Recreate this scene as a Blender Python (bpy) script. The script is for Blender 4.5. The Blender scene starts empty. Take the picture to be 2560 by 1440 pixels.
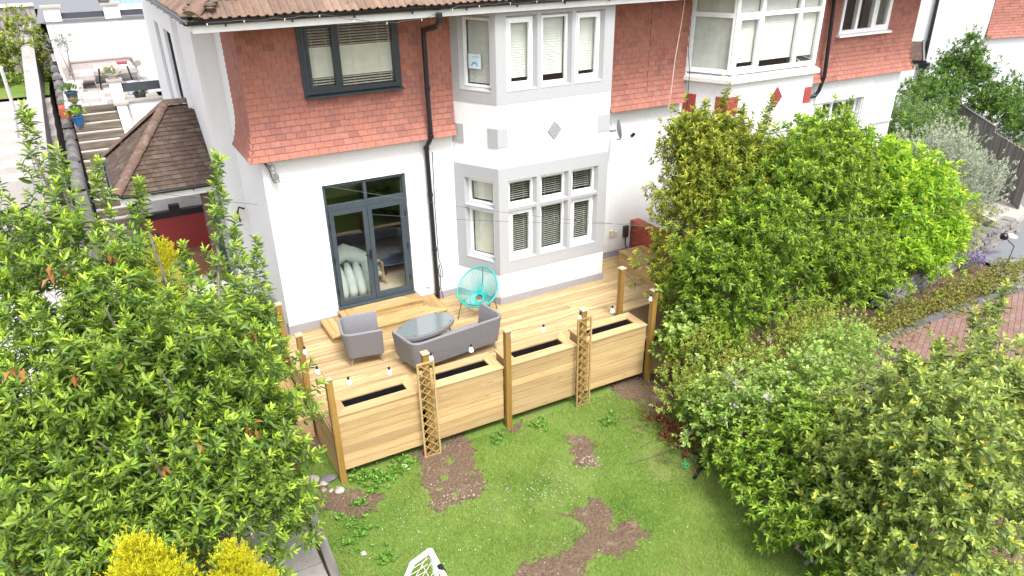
import bpy, bmesh, math, random
import numpy as np
from mathutils import Vector, Matrix
rad = math.radians
random.seed(11)
SC = bpy.context.scene
COL = SC.collection
# ---------------------------------------------------------------- camera, sky, sun, exposure
def setup_view():
    cd = bpy.data.cameras.new('camera'); cam = bpy.data.objects.new('camera', cd); COL.objects.link(cam)
    yaw, pitch, roll = -0.497185, -0.502824, -0.0137017
    f = Vector((-math.sin(yaw)*math.cos(pitch), math.cos(yaw)*math.cos(pitch), math.sin(pitch)))
    r = Vector((math.cos(yaw), math.sin(yaw), 0)); u = r.cross(f)
    r2 = r*math.cos(roll)+u*math.sin(roll); u2 = -r*math.sin(roll)+u*math.cos(roll)
    m = Matrix((r2, u2, -f)).transposed().to_4x4(); m.translation = (-1.4031, -12.6379, 6.6223)
    cam.matrix_world = m
    cd.sensor_width = 36; cd.lens = 1862.7/2560*36; cd.shift_y = 114.47/2560
    cd.clip_start = 0.1; cd.clip_end = 600
    SC.camera = cam
setup_view()
SUN_EL, SUN_AZ = rad(58), rad(181)      # azimuth clockwise from +Y
w = bpy.data.worlds.new('World'); SC.world = w; w.use_nodes = True
nt = w.node_tree; bg = nt.nodes['Background']
sky = nt.nodes.new('ShaderNodeTexSky'); sky.sky_type = 'NISHITA'; sky.sun_disc = False
sky.sun_elevation = SUN_EL; sky.sun_rotation = SUN_AZ
sky.air_density = 1.0; sky.dust_density = 3.0; sky.ozone_density = 1.0
hs = nt.nodes.new('ShaderNodeHueSaturation'); hs.inputs['Saturation'].default_value = 0.25   # a covered sky is nearly grey
nt.links.new(sky.outputs[0], hs.inputs['Color']); nt.links.new(hs.outputs[0], bg.inputs['Color'])
bg.inputs['Strength'].default_value = 0.15
sl = bpy.data.lights.new('sun', 'SUN'); sl.energy = 1.5; sl.angle = rad(16); sl.color = (1, .97, .92)
so = bpy.data.objects.new('sun', sl); COL.objects.link(so)
sd = Vector((math.sin(SUN_AZ)*math.cos(SUN_EL), math.cos(SUN_AZ)*math.cos(SUN_EL), math.sin(SUN_EL)))
so.rotation_euler = sd.to_track_quat('Z', 'Y').to_euler(); so.location = (0, -20, 30)
SC.view_settings.view_transform = 'Standard'; SC.view_settings.look = 'None'
SC.view_settings.gamma = 1; SC.view_settings.exposure = 1.42
SC.render.engine = 'CYCLES'; SC.cycles.max_bounces = 8; SC.cycles.diffuse_bounces = 4; SC.cycles.transparent_max_bounces = 12
SC.render.resolution_x, SC.render.resolution_y = 1024, 576
CAMPOS = np.array((-1.4031, -12.6379, 6.6223))
# ---------------------------------------------------------------- helpers
class MB:
    def __init__(s): s.v = []; s.f = []
    def add(s, vs, fs):
        n = len(s.v); s.v += [tuple(p) for p in vs]; s.f += [tuple(i+n for i in q) for q in fs]; return s
    def box(s, x0, x1, y0, y1, z0, z1):
        return s.add([(x0,y0,z0),(x1,y0,z0),(x1,y1,z0),(x0,y1,z0),(x0,y0,z1),(x1,y0,z1),(x1,y1,z1),(x0,y1,z1)],
                     [(0,3,2,1),(4,5,6,7),(0,1,5,4),(1,2,6,5),(2,3,7,6),(3,0,4,7)])
    def bar(s, p, q, w, h, up=(0,0,1)):
        p = Vector(p); q = Vector(q); d = (q-p).normalized(); up = Vector(up)
        a = d.cross(up)
        if a.length < 1e-4: a = d.cross(Vector((1,0,0)))
        a.normalize(); b = a.cross(d).normalized(); a *= w/2; b *= h/2
        return s.add([p-a-b,p+a-b,p+a+b,p-a+b,q-a-b,q+a-b,q+a+b,q-a+b],
                     [(0,1,2,3),(7,6,5,4),(0,4,5,1),(1,5,6,2),(2,6,7,3),(3,7,4,0)])
    def tube(s, pts, r, n=8, cap=True):
        pts = [Vector(p) for p in pts]; k = len(pts)
        rs = list(r) if hasattr(r, '__len__') else [r]*k
        vs = []; a = None
        for i, p in enumerate(pts):
            d = (pts[min(i+1,k-1)]-pts[max(i-1,0)]).normalized()
            if a is None:
                a = d.cross(Vector((0,0,1)))
                if a.length < 1e-3: a = d.cross(Vector((1,0,0)))
            a = (a - d*a.dot(d)).normalized(); b = d.cross(a)
            for j in range(n):
                t = 2*math.pi*j/n; vs.append(p+(a*math.cos(t)+b*math.sin(t))*rs[i])
        fs = [(i*n+j, i*n+(j+1)%n, (i+1)*n+(j+1)%n, (i+1)*n+j) for i in range(k-1) for j in range(n)]
        if cap: fs += [tuple(range(n-1,-1,-1)), tuple((k-1)*n+j for j in range(n))]
        return s.add(vs, fs)
    def extr(s, poly, vec):
        poly = [Vector(p) for p in poly]; vec = Vector(vec); n = len(poly)
        return s.add(poly+[p+vec for p in poly], [tuple(range(n-1,-1,-1)), tuple(range(n,2*n))]+[(i,(i+1)%n,(i+1)%n+n,i+n) for i in range(n)])
    def lathe(s, prof, c=(0,0,0), n=16, cap=True):
        c = Vector(c); vs = []; k = len(prof)
        for r, z in prof:
            for j in range(n):
                t = 2*math.pi*j/n; vs.append(c+Vector((r*math.cos(t), r*math.sin(t), z)))
        fs = [(i*n+j, i*n+(j+1)%n, (i+1)*n+(j+1)%n, (i+1)*n+j) for i in range(k-1) for j in range(n)]
        if cap: fs += [tuple(range(n-1,-1,-1)), tuple((k-1)*n+j for j in range(n))]
        return s.add(vs, fs)
    def mesh(s, name):
        m = bpy.data.meshes.new(name); m.from_pydata(s.v, [], s.f); m.update(); return m
    def build(s, name, mat, parent=None, smooth=False, mtx=None, bevel=0, **kw):
        m = s.mesh(name)
        if bevel or smooth:
            b = bmesh.new(); b.from_mesh(m)
            bmesh.ops.recalc_face_normals(b, faces=b.faces)
            b.to_mesh(m); b.free()
        o = obj(name, m, mat, parent, mtx, **kw)
        if smooth:
            m.polygons.foreach_set('use_smooth', [True]*len(m.polygons))
            if smooth != 2: m.set_sharp_from_angle(angle=rad(40))
        if bevel:
            md = o.modifiers.new('bevel', 'BEVEL'); md.width = bevel; md.segments = 2; md.limit_method = 'ANGLE'
        return o
def WM(o):
    m = o.matrix_basis.copy()
    if o.parent: m = WM(o.parent) @ o.matrix_parent_inverse @ m
    return m
def obj(name, data, mat=None, parent=None, mtx=None, label=None, cat=None, group=None, kind=None):
    """links data; mtx is the WORLD matrix (None = mesh is in world coordinates)"""
    o = bpy.data.objects.new(name, data); COL.objects.link(o)
    if mat is not None and data is not None and len(data.materials) == 0: data.materials.append(MATS[mat] if isinstance(mat, str) else mat)
    if mtx is not None: o.matrix_basis = mtx
    if parent is not None:
        o.parent = parent; o.matrix_parent_inverse = WM(parent).inverted()
    if label: o['label'] = label
    if cat: o['category'] = cat
    if group: o['group'] = group
    if kind: o['kind'] = kind
    return o
def thing(name, label, cat, loc=(0,0,0), group=None, rz=0):
    return obj(name, None, None, None, Matrix.Translation(loc) @ Matrix.Rotation(rz, 4, 'Z'), label, cat, group)
def T(x, y, z, rz=0, rx=0): return Matrix.Translation((x,y,z)) @ Matrix.Rotation(rz,4,'Z') @ Matrix.Rotation(rx,4,'X')
def npmesh(name, V, F, attr=None):
    """V (n,3), F (m,k) uniform polygons, attr: dict of float point attributes"""
    m = bpy.data.meshes.new(name); n, k = F.shape
    m.vertices.add(len(V)); m.vertices.foreach_set('co', np.asarray(V, np.float32).ravel())
    m.loops.add(n*k); m.loops.foreach_set('vertex_index', np.asarray(F, np.int32).ravel())
    m.polygons.add(n); m.polygons.foreach_set('loop_start', np.arange(0, n*k, k, dtype=np.int32))
    try: m.polygons.foreach_set('loop_total', np.full(n, k, np.int32))
    except Exception: pass
    for a, d in (attr or {}).items():
        at = m.attributes.new(a, 'FLOAT', 'POINT'); at.data.foreach_set('value', np.asarray(d, np.float32))
    m.update(calc_edges=True); return m
# ---------------------------------------------------------------- materials
MATS = {}
class N:
    def __init__(s, name):
        s.m = bpy.data.materials.new(name); s.m.use_nodes = True; s.t = s.m.node_tree
        s.b = s.t.nodes['Principled BSDF']; MATS[name] = s.m
    def n(s, kind, **kw):
        x = s.t.nodes.new('ShaderNode'+kind)
        for k, v in kw.items():
            if k in x.inputs: x.inputs[k].default_value = v
            else: setattr(x, k, v)
        return x
    def l(s, a, b): s.t.links.new(a, b)
    def coord(s, scale=(1,1,1), rnd=True):
        tc = s.n('TexCoord'); mp = s.n('Mapping'); mp.inputs['Scale'].default_value = scale
        s.l(tc.outputs['Object'], mp.inputs['Vector'])
        if rnd:
            oi = s.n('ObjectInfo'); mu = s.n('Math', operation='MULTIPLY'); mu.inputs[1].default_value = 57.0
            s.l(oi.outputs['Random'], mu.inputs[0]); cb = s.n('CombineXYZ')
            for i in range(3): s.l(mu.outputs[0], cb.inputs[i])
            s.l(cb.outputs[0], mp.inputs['Location'])
        return mp.outputs[0]
    def noise(s, vec, scale=5, detail=4, rough=.55):
        x = s.n('TexNoise'); x.inputs['Scale'].default_value = scale; x.inputs['Detail'].default_value = detail; x.inputs['Roughness'].default_value = rough
        s.l(vec, x.inputs['Vector']); return x.outputs['Fac']
    def ramp(s, fac, stops):
        x = s.n('ValToRGB'); e = x.color_ramp.elements
        while len(e) < len(stops): e.new(.5)
        for i, (p, c) in enumerate(stops): e[i].position = p; e[i].color = (*c, 1)
        s.l(fac, x.inputs['Fac']); return x.outputs['Color']
    def mix(s, fac, a, b, mode='MIX'):
        x = s.n('Mix', data_type='RGBA', blend_type=mode)
        for i, v in ((0, fac), (6, a), (7, b)):
            if isinstance(v, (int, float)): x.inputs[i].default_value = v
            elif isinstance(v, tuple): x.inputs[i].default_value = (*v, 1)
            else: s.l(v, x.inputs[i])
        return x.outputs[2]
    def rnd(s):
        oi = s.n('ObjectInfo'); g = s.n('NewGeometry'); a = s.n('Math', operation='ADD'); fr = s.n('Math', operation='FRACT')
        s.l(oi.outputs['Random'], a.inputs[0]); s.l(g.outputs['Random Per Island'], a.inputs[1]); s.l(a.outputs[0], fr.inputs[0]); return fr.outputs[0]
    def bump(s, h, strength=.3, dist=.01):
        x = s.n('Bump'); x.inputs['Strength'].default_value = strength; x.inputs['Distance'].default_value = dist
        s.l(h, x.inputs['Height']); s.l(x.outputs[0], s.b.inputs['Normal'])
    def out(s, col=None, rough=.6, metal=0, spec=.5):
        if col is not None:
            if isinstance(col, tuple): s.b.inputs['Base Color'].default_value = (*col, 1)
            else: s.l(col, s.b.inputs['Base Color'])
        s.b.inputs['Roughness'].default_value = rough; s.b.inputs['Metallic'].default_value = metal
        s.b.inputs['Specular IOR Level'].default_value = spec
        return s.m
def plain(name, col, rough=.5, metal=0, var=.12, scale=8, bump=0, spec=.5):
    a = N(name); v = a.coord(); nz = a.noise(v, scale, 5)
    lo = tuple(c*(1-var) for c in col); hi = tuple(min(1, c*(1+var)) for c in col)
    c = a.ramp(nz, [(.3, lo), (.7, hi)]); a.out(c, rough, metal, spec)
    if bump: a.bump(nz, bump, .01)
    return a.m
def speckle(name, col, dark, scale=40, amount=.5, rough=.85, bump=.4, dist=.01, stain=.0, patch=1.2):
    a = N(name); v = a.coord(rnd=False); n1 = a.noise(v, scale, 6, .65); n2 = a.noise(v, patch, 5, .6)
    c = a.ramp(n1, [(.3, tuple(x*(1-amount*.25) for x in col)), (.6, col)])
    if stain: 
        m = a.ramp(n2, [(.56, (0,0,0)), (.75, (stain,)*3)])
        c = a.mix(m, c, dark)
    a.out(c, rough, 0, .25); a.bump(n1, bump, dist); return a.m
def render_coat(name, col, scale, bumpv, dist):
    a = N(name); v = a.coord(rnd=False); n1 = a.noise(v, scale, 6, .65); c = a.ramp(n1, [(.3, tuple(x*.90 for x in col)), (.62, col)])
    st = a.noise(a.coord((3.5,3.5,.35), rnd=False), 1.4, 6, .7); c = a.mix(a.ramp(st, [(.55, (0,0,0)), (.78, (.38,)*3)]), c, tuple(x*.72 for x in col))      # rain streaks
    sp = a.noise(v, 3.2, 8, .75); c = a.mix(a.ramp(sp, [(.66, (0,0,0)), (.74, (.5,)*3)]), c, (.36,.34,.31))                                             # grey spots of dirt
    sx = a.n('SeparateXYZ'); tc = a.n('TexCoord'); a.l(tc.outputs['Object'], sx.inputs[0]); mr = a.n('MapRange'); mr.inputs[1].default_value = .75; mr.inputs[2].default_value = .05; a.l(sx.outputs[2], mr.inputs[0])
    sm = a.noise(v, 6, 6, .7); mu = a.n('Math', operation='MULTIPLY'); a.l(mr.outputs[0], mu.inputs[0]); a.l(sm, mu.inputs[1]); c = a.mix(a.ramp(mu.outputs[0], [(.25, (0,0,0)), (.6, (.55,)*3)]), c, (.40,.36,.31))   # splash dirt
    a.out(c, .9, 0, .25); a.bump(n1, bumpv, dist); return a.m
def wood(name, tones, axis='x', rough=.6, gs=9, wear=.35, darkspot=(.3,.17,.05), groove_shade=0):
    a = N(name); k = {'x': (.55,gs,gs), 'y': (gs,.55,gs), 'z': (gs,gs,.55)}[axis]
    v = a.coord(k); n1 = a.noise(v, 1.6, 8, .62); base = a.ramp(n1, [(.28, tones[0]), (.5, tones[1]), (.72, tones[2])])
    k2 = {'x': (1,5,5), 'y': (5,1,5), 'z': (5,5,1)}[axis]
    v2 = a.coord(k2); vo = a.n('TexVoronoi'); vo.inputs['Scale'].default_value = 1.9; a.l(v2, vo.inputs['Vector'])
    kn = a.ramp(vo.outputs['Distance'], [(.03, (.85,)*3), (.15, (0,0,0))]); base = a.mix(kn, base, darkspot)
    n3 = a.noise(a.coord({'x': (.8,3,3), 'y': (3,.8,3), 'z': (3,3,.8)}[axis]), 1.3, 6, .65)
    st = a.ramp(n3, [(.53, (0,0,0)), (.74, (wear,)*3)]); base = a.mix(st, base, tuple(x*.55 for x in tones[0]))
    oi = a.n('ObjectInfo'); hv = a.n('HueSaturation'); mr = a.n('MapRange'); mr.inputs[3].default_value = .74; mr.inputs[4].default_value = 1.12
    a.l(oi.outputs['Random'], mr.inputs[0]); a.l(mr.outputs[0], hv.inputs['Value']); a.l(base, hv.inputs['Color'])
    colr = hv.outputs[0]
    if groove_shade:                              # machined grooves along the board, their shade painted as dark lines
        tc = a.n('TexCoord'); sx = a.n('SeparateXYZ'); a.l(tc.outputs['Object'], sx.inputs[0]); md = a.n('Math', operation='PINGPONG'); md.inputs[1].default_value = groove_shade/2; a.l(sx.outputs[2], md.inputs[0])
        gm = a.n('MapRange'); gm.inputs[1].default_value = groove_shade*.36; gm.inputs[2].default_value = groove_shade*.5; gm.inputs[4].default_value = .42; a.l(md.outputs[0], gm.inputs[0]); colr = a.mix(gm.outputs[0], colr, tuple(x*.5 for x in tones[0]))
    a.out(colr, rough, 0, .3)
    k4 = {'x': (.2,70,70), 'y': (70,.2,70), 'z': (70,70,.2)}[axis]
    a.bump(a.noise(a.coord(k4), 1.0, 3), .25, .004); return a.m
def tilemat(name, cols, rough=.75, grime=None, gs=2.0):
    a = N(name); r = a.rnd(); n = len(cols)
    c = a.ramp(r, [(i/(n-1), x) for i, x in enumerate(cols)])
    tc = a.coord((1,1,1), rnd=True); nz = a.noise(tc, 14, 5); c = a.mix(.22, c, a.ramp(nz, [(.3, (.2,.2,.2)), (.7, (.8,.8,.8))]), 'OVERLAY')
    if grime:
        g = a.n('NewGeometry'); n2 = a.noise(g.outputs['Position'], gs, 7, .7)
        m = a.ramp(n2, [(.5, (0,0,0)), (.68, (.8,.8,.8))]); c = a.mix(m, c, grime)
    a.out(c, rough, 0, .25); a.bump(nz, .25, .004); return a.m
def leafmat(name, old, fresh, mid=None, gloss=.38, trans=.32, dead=None, hue=.014, spec=.35):
    a = N(name); at = a.n('Attribute', attribute_name='age'); r = a.rnd()
    mid = mid or tuple((o+f)/2 for o, f in zip(old, fresh))
    ad = a.n('Math', operation='MULTIPLY_ADD'); ad.inputs[1].default_value = .14; ad.inputs[2].default_value = -.07; a.l(r, ad.inputs[0])
    sm = a.n('Math', operation='ADD'); a.l(at.outputs['Fac'], sm.inputs[0]); a.l(ad.outputs[0], sm.inputs[1])
    c = a.ramp(sm.outputs[0], [(.05, old), (.5, mid), (.92, fresh)])
    if dead:
        m = a.ramp(r, [(.984, (0,0,0)), (.988, (1,1,1))]); c = a.mix(m, c, dead)
    hv = a.n('HueSaturation'); mr = a.n('MapRange'); mr.inputs[3].default_value = .5-hue; mr.inputs[4].default_value = .5+hue
    r2 = a.n('Math', operation='FRACT'); m7 = a.n('Math', operation='MULTIPLY'); m7.inputs[1].default_value = 17.3; a.l(r, m7.inputs[0]); a.l(m7.outputs[0], r2.inputs[0])
    a.l(r2.outputs[0], mr.inputs[0]); a.l(mr.outputs[0], hv.inputs['Hue']); a.l(c, hv.inputs['Color'])
    a.out(hv.outputs[0], gloss, 0, spec)
    tr = a.n('BsdfTranslucent'); a.l(hv.outputs[0], tr.inputs['Color']); mx = a.n('MixShader'); mx.inputs[0].default_value = trans
    a.l(a.b.outputs[0], mx.inputs[1]); a.l(tr.outputs[0], mx.inputs[2]); a.l(mx.outputs[0], a.t.nodes['Material Output'].inputs['Surface'])
    return a.m
def glassmat(name, tint=(.9,.95,.95), rough=.02, ior=1.5):
    a = N(name); a.t.nodes.remove(a.b)
    lw = a.n('LayerWeight'); pw = a.n('Math', operation='POWER'); pw.inputs[1].default_value = 5.0; a.l(lw.outputs['Facing'], pw.inputs[0])
    fr = a.n('Math', operation='MULTIPLY_ADD'); fr.inputs[1].default_value = .92; fr.inputs[2].default_value = .05; a.l(pw.outputs[0], fr.inputs[0])
    tr = a.n('BsdfTransparent'); tr.inputs[0].default_value = (*tint, 1); gl = a.n('BsdfGlossy'); gl.inputs['Roughness'].default_value = rough
    mx = a.n('MixShader'); a.l(fr.outputs[0], mx.inputs[0]); a.l(tr.outputs[0], mx.inputs[1]); a.l(gl.outputs[0], mx.inputs[2])
    a.l(mx.outputs[0], a.t.nodes['Material Output'].inputs['Surface']); return a.m

render_coat('roughcast', (.77,.77,.775), 55, .6, .014)
render_coat('smooth_white', (.76,.76,.76), 14, .15, .005)
speckle('grey_paint', (0.390,0.394,0.406), (0.335,0.335,0.343), 18, .25, .75, .12, .004, .25, 1.5)
speckle('plinth_paint', (0.312,0.300,0.312), (0.234,0.218,0.195), 20, .3, .8, .15, .004, .3, 2)
tilemat('clay_tile', [(.30,.122,.092), (.325,.134,.101), (.34,.146,.112), (.315,.138,.108), (.365,.142,.096), (.245,.105,.088), (.332,.142,.11)], .8, (.29,.126,.10), 1.5)
tilemat('roof_tile', [(.165,.108,.08), (.205,.136,.10), (.18,.118,.088), (.24,.165,.12), (.15,.10,.08)], .85, (.115,.08,.062), 5)
tilemat('porch_tile', [(0.066,0.043,0.034), (0.082,0.052,0.041), (0.094,0.062,0.048), (0.074,0.047,0.038), (0.125,0.098,0.078)], .9, (0.133,0.109,0.090), 7)
speckle('mossy_mortar', (0.156,0.117,0.086), (0.039,0.035,0.012), 16, 1.6, .95, .9, .03, .9, 7)
plain('black_plastic', (.012,.013,.015), .35, 0, .2)
plain('dark_frame', (0.027,0.037,0.047), .38, 0, .1)
plain('door_frame', (0.045,0.061,0.073), .38, 0, .1)
plain('upvc', (.82,.83,.84), .35, 0, .03)
plain('fascia', (.78,.78,.77), .5, 0, .06)
plain('cream_slat', (.78,.77,.68), .5, 0, .06)
plain('white_slat', (.76,.77,.73), .5, 0, .06)
plain('dark_slat', (.64,.64,.58), .45, 0, .06)
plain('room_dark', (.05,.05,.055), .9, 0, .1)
plain('room_wall', (.30,.30,.29), .9, 0, .05)
glassmat('glass', (.95,.965,.95)); glassmat('table_glass', (.72,.80,.80), .06)
wood('deck_wood', [(0.351,0.226,0.101), (0.503,0.355,0.180), (0.570,0.426,0.238)], 'x', .55, 9, .6)
wood('board_wood', [(0.420,0.275,0.121), (0.517,0.358,0.177), (0.570,0.417,0.227)], 'x', .6, 11, .25)
wood('groove_wood', [(0.394,0.259,0.112), (0.508,0.351,0.171), (0.561,0.409,0.213)], 'x', .6, 11, .3, groove_shade=.036)
wood('board_wood_y', [(0.369,0.233,0.098), (0.483,0.325,0.151), (0.526,0.376,0.196)], 'y', .6, 10, .35)
wood('step_wood', [(0.296,0.179,0.066), (0.429,0.296,0.133), (0.484,0.367,0.195)], 'x', .5, 9, .7)
wood('step_wood_y', [(0.281,0.156,0.051), (0.406,0.265,0.109), (0.460,0.328,0.164)], 'y', .5, 14, .7)
wood('post_wood', [(0.211,0.117,0.027), (0.281,0.164,0.043), (0.328,0.203,0.062)], 'z', .55, 8, .3, (0.156,0.078,0.023))
wood('cap_wood', [(0.406,0.312,0.179), (0.468,0.374,0.234), (0.515,0.421,0.273)], 'x', .6, 8, .1)
wood('trellis_wood', [(0.312,0.211,0.078), (0.390,0.265,0.109), (0.437,0.312,0.140)], 'z', .6, 14, .2)
wood('grey_wood', [(0.188,0.160,0.147), (0.292,0.254,0.238), (0.386,0.344,0.316)], 'z', .85, 10, .5, (0.117,0.099,0.089))
wood('pale_fence', [(0.281,0.257,0.242), (0.367,0.343,0.328), (0.429,0.406,0.390)], 'z', .85, 10, .4, (0.156,0.140,0.125))
wood('grey_beam', [(0.101,0.094,0.086), (0.156,0.144,0.136), (0.211,0.195,0.183)], 'y', .85, 10, .5, (0.062,0.055,0.051))
wood('sleeper_wood', [(.055,.042,.03), (.16,.13,.10), (.27,.24,.20)], 'x', .85, 6, .6, (0.078,0.062,0.047))
# ================================================================ houses
def wall_holes(mb, u0, u1, z0, z1, d0, d1, holes, axis='x'):
    us = sorted({u0, u1, *[h[0] for h in holes], *[h[1] for h in holes]}); zs = sorted({z0, z1, *[h[2] for h in holes], *[h[3] for h in holes]})
    us = [u for u in us if u0 <= u <= u1]; zs = [z for z in zs if z0 <= z <= z1]
    for a, b in zip(us, us[1:]):
        run = None
        cells = []
        for c, d in zip(zs, zs[1:]):
            um, zm = (a+b)/2, (c+d)/2
            if any(h[0] < um < h[1] and h[2] < zm < h[3] for h in holes): run = None
            elif run: run[1] = d
            else: run = [c, d]; cells.append(run)
        for c, d in cells:
            if axis == 'x': mb.box(a, b, d0, d1, c, d)
            else: mb.box(d0, d1, a, b, c, d)
    return mb
def slats(mb, x0, x1, z0, z1, y, ang, step=.042, wdt=.044):
    """ang: function of 0..1 (top..bottom) giving slat tilt in degrees"""
    n = int((z1-z0)/step)
    for i in range(n):
        z = z1-(i+.5)*step; t = rad(ang(i/n)); c, s = math.cos(t)*wdt/2, math.sin(t)*wdt/2
        mb.add([(x0,y-c,z-s),(x1,y-c,z-s),(x1,y+c,z+s),(x0,y+c,z+s),(x0,y-c,z-s-.003),(x1,y-c,z-s-.003),(x1,y+c,z+s-.003),(x0,y+c,z+s-.003)],
               [(0,1,2,3),(7,6,5,4),(0,4,5,1),(1,5,6,2),(2,6,7,3),(3,7,4,0)])
    return mb
def window(parent, M, w, h, mat='upvc', fw=.055, cols=None, rows=None, sash=(), blind=None, depth=.07, drop=0, name='window', label=None):
    """local x 0..w, z 0..h, outside is -y. cols / rows: mullion / transom centre lines. sash: (col,row) cells with a second frame"""
    mb = MB(); cols = cols or []; rows = rows or []
    mb.box(0, fw, 0, depth, 0, h); mb.box(w-fw, w, 0, depth, 0, h); mb.box(fw, w-fw, 0, depth, 0, fw); mb.box(fw, w-fw, 0, depth, h-fw, h)
    for c in cols: mb.box(c-fw*.55, c+fw*.55, .002, depth, fw, h-fw)
    xs = [fw]+[q for c in cols for q in (c-fw*.55, c+fw*.55)]+[w-fw]; xs = list(zip(xs[::2], xs[1::2]))
    zs = [fw]+[q for c in rows for q in (c-fw*.5, c+fw*.5)]+[h-fw]; zs = list(zip(zs[::2], zs[1::2]))
    for r in rows:
        for a, b in xs: mb.box(a, b, .004, depth, r-fw*.5, r+fw*.5)
    panes = []
    for i, (a, b) in enumerate(xs):
        for j, (c, d) in enumerate(zs):
            if (i, j) in sash:
                s = .045
                mb.box(a, a+s, -.012, depth*.8, c, d); mb.box(b-s, b, -.012, depth*.8, c, d); mb.box(a+s, b-s, -.012, depth*.8, c, c+s); mb.box(a+s, b-s, -.012, depth*.8, d-s, d)
                panes.append((a+s, b-s, c+s, d-s))
            else: panes.append((a, b, c, d))
    o = mb.build(name, mat, parent, mtx=M, label=label)
    for a, b, c, d in panes:
        MB().box(a-.004, b+.004, .03, .036, c-.004, d+.004).build('pane', 'glass', o, mtx=M)
    if blind:
        bm, ang = blind; g = MB()
        for a, b in xs: slats(g, a-.01, b+.01, fw*.6+drop, h-fw*.6, .11, ang)
        for a, b in xs:
            for q in (.25, .75): g.box(a+(b-a)*q-.002, a+(b-a)*q+.002, .083, .086, fw+drop, h-fw)
        g.build('blind', bm, o, mtx=M)
    return o
CLOSED = lambda t: 62
OPEN = lambda t: -6
# ---- hung clay tiles
def tile_mesh(w, h, t):
    return MB().add([(0,0,0),(w,0,0),(w,t,0),(0,t,0),(0,.004,h),(w,.004,h),(w,t,h),(0,t,h)], [(0,3,2,1),(4,5,6,7),(0,1,5,4),(1,2,6,5),(2,3,7,6),(3,0,4,7)])
TW, TG = .165, .0985
def bell(z, zb): 
    q = max(0., 1-(z-zb)/.62); return .15*q**2.2
def hang_rows(zb, zt, x0f, x1f, holes, face):
    """matrices of tiles; x0f / x1f give the run's ends at height z; face(x,z) -> (point, along, outward)"""
    out = []; k = 0; rg = random.Random(7)
    while zb+k*TG < zt-.02:
        z = zb+k*TG; a, b = x0f(z), x1f(z); x = a-(TW*.5 if k % 2 else 0)
        while x < b-.01:
            u0, u1 = max(x, a)+.0018, min(x+TW, b)-.0018; x += TW
            if u1-u0 < .02: continue
            um, zm = (u0+u1)/2, z+.05
            for h in holes:
                if h[2] < zm < h[3]:
                    if u0 < h[0] < u1: u1 = h[0]
                    elif u0 < h[1] < u1: u0 = h[1]
                    elif h[0] <= u0 and u1 <= h[1]: u1 = u0
            if u1-u0 < .015: continue
            p, al, ou = face(u0, z); p2, _, _ = face(u0, z+.11); up = (p2-p+Vector(ou)*-.011).normalized()
            al = Vector(al); inn = up.cross(al).normalized()*1
            if inn.dot(Vector(ou)) > 0: inn = -inn
            q = p+Vector(ou)*rg.uniform(.0075, .0095)
            M = Matrix((al*((u1-u0)/TW), inn, up)).transposed().to_4x4(); M.translation = q
            out.append(M)
        k += 1
    return out
def put_tiles(name, mats, mesh, matname, parent, limit):
    mats = sorted(mats, key=lambda m: (m.translation-Vector(CAMPOS)).length)
    me = mesh.mesh(name)
    for m in mats[:limit]: obj(name, me, matname, parent, m)
    if mats[limit:]: joined(name+'_field', mats[limit:], mesh, matname, parent)
def joined(name, mats, mesh, matname, parent):
    V = np.array(mesh.v); F = [np.array(f) for f in mesh.f]; n = len(V)
    allv = []; 
    for m in mats:
        A = np.array(m); allv.append(V @ A[:3,:3].T + A[:3,3])
    VV = np.concatenate(allv); me = bpy.data.meshes.new(name)
    fs = [tuple(int(i)+k*n for i in f) for k in range(len(mats)) for f in mesh.f]
    me.from_pydata(VV.tolist(), [], fs); me.update()
    return obj(name, me, matname, parent, kind='stuff')
TILE = tile_mesh(TW, .110, .013)
ZB = 3.27
front = lambda x, z: (Vector((x, -.055-bell(z, ZB), z)), (1,0,0), (0,-1,0))
# ---- one house of the pair
H1 = thing('semi_detached_house', 'white roughcast house behind the deck with grey bay and dark glazed garden doors', 'house', (.78, 0, -.8))
DOOR = (1.73, 3.277, .268, 2.668); UW = (1.69, 3.275, 4.22, 5.31)
wall_holes(MB(), 7.50, 8.66, .13, 5.43, 0, .3, []).build('wall', 'roughcast', H1)
mb = MB(); wall_holes(mb, .78, 4.40, .13, 5.43, 0, .3, [DOOR, UW])
front_wall = mb.build('wall', 'roughcast', H1)
for q in ((.765, 1.73, -.018, 0, -.8, .16), (3.277, 4.22, -.018, 0, -.8, .14), (7.66, 8.60, -.018, 0, -.8, .14), (1.73, 3.277, -.018, .3, -.8, .262)): MB().box(*q).build('plinth', 'plinth_paint', H1)
# side wall towards the drive: three planes stepping outwards
SW = [(2.75, 3.60, -.8, 1.45)]
mb = MB(); mb.box(.78, 1.08, .3, 2.43, -.8, 5.36); mb.box(.40, .78, 2.43, 4.3, -.8, 5.40)
wall_holes(mb, 4.3, 10.2, -.8, 5.40, .30, .60, [(4.80, 6.0, 3.30, 4.77), (7.0, 7.8, 2.87, 4.77)], 'y')
mb.box(.6, 9, 9.9, 10.2, -.8, 5.4)
side_wall = mb.build('side_wall', 'roughcast', H1)
for y0, y1, z0 in ((4.80, 6.0, 3.30), (7.0, 7.8, 2.87)):
    wi = window(H1, Matrix(((0,1,0,.36),(-1,0,0,y1),(0,0,1,z0),(0,0,0,1))), y1-y0, 4.77-z0, 'dark_frame', .06)
    MB().box(.24, .36, y0-.04, y1+.04, z0-.06, z0-.005).build('sill', 'dark_frame', wi)
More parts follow.
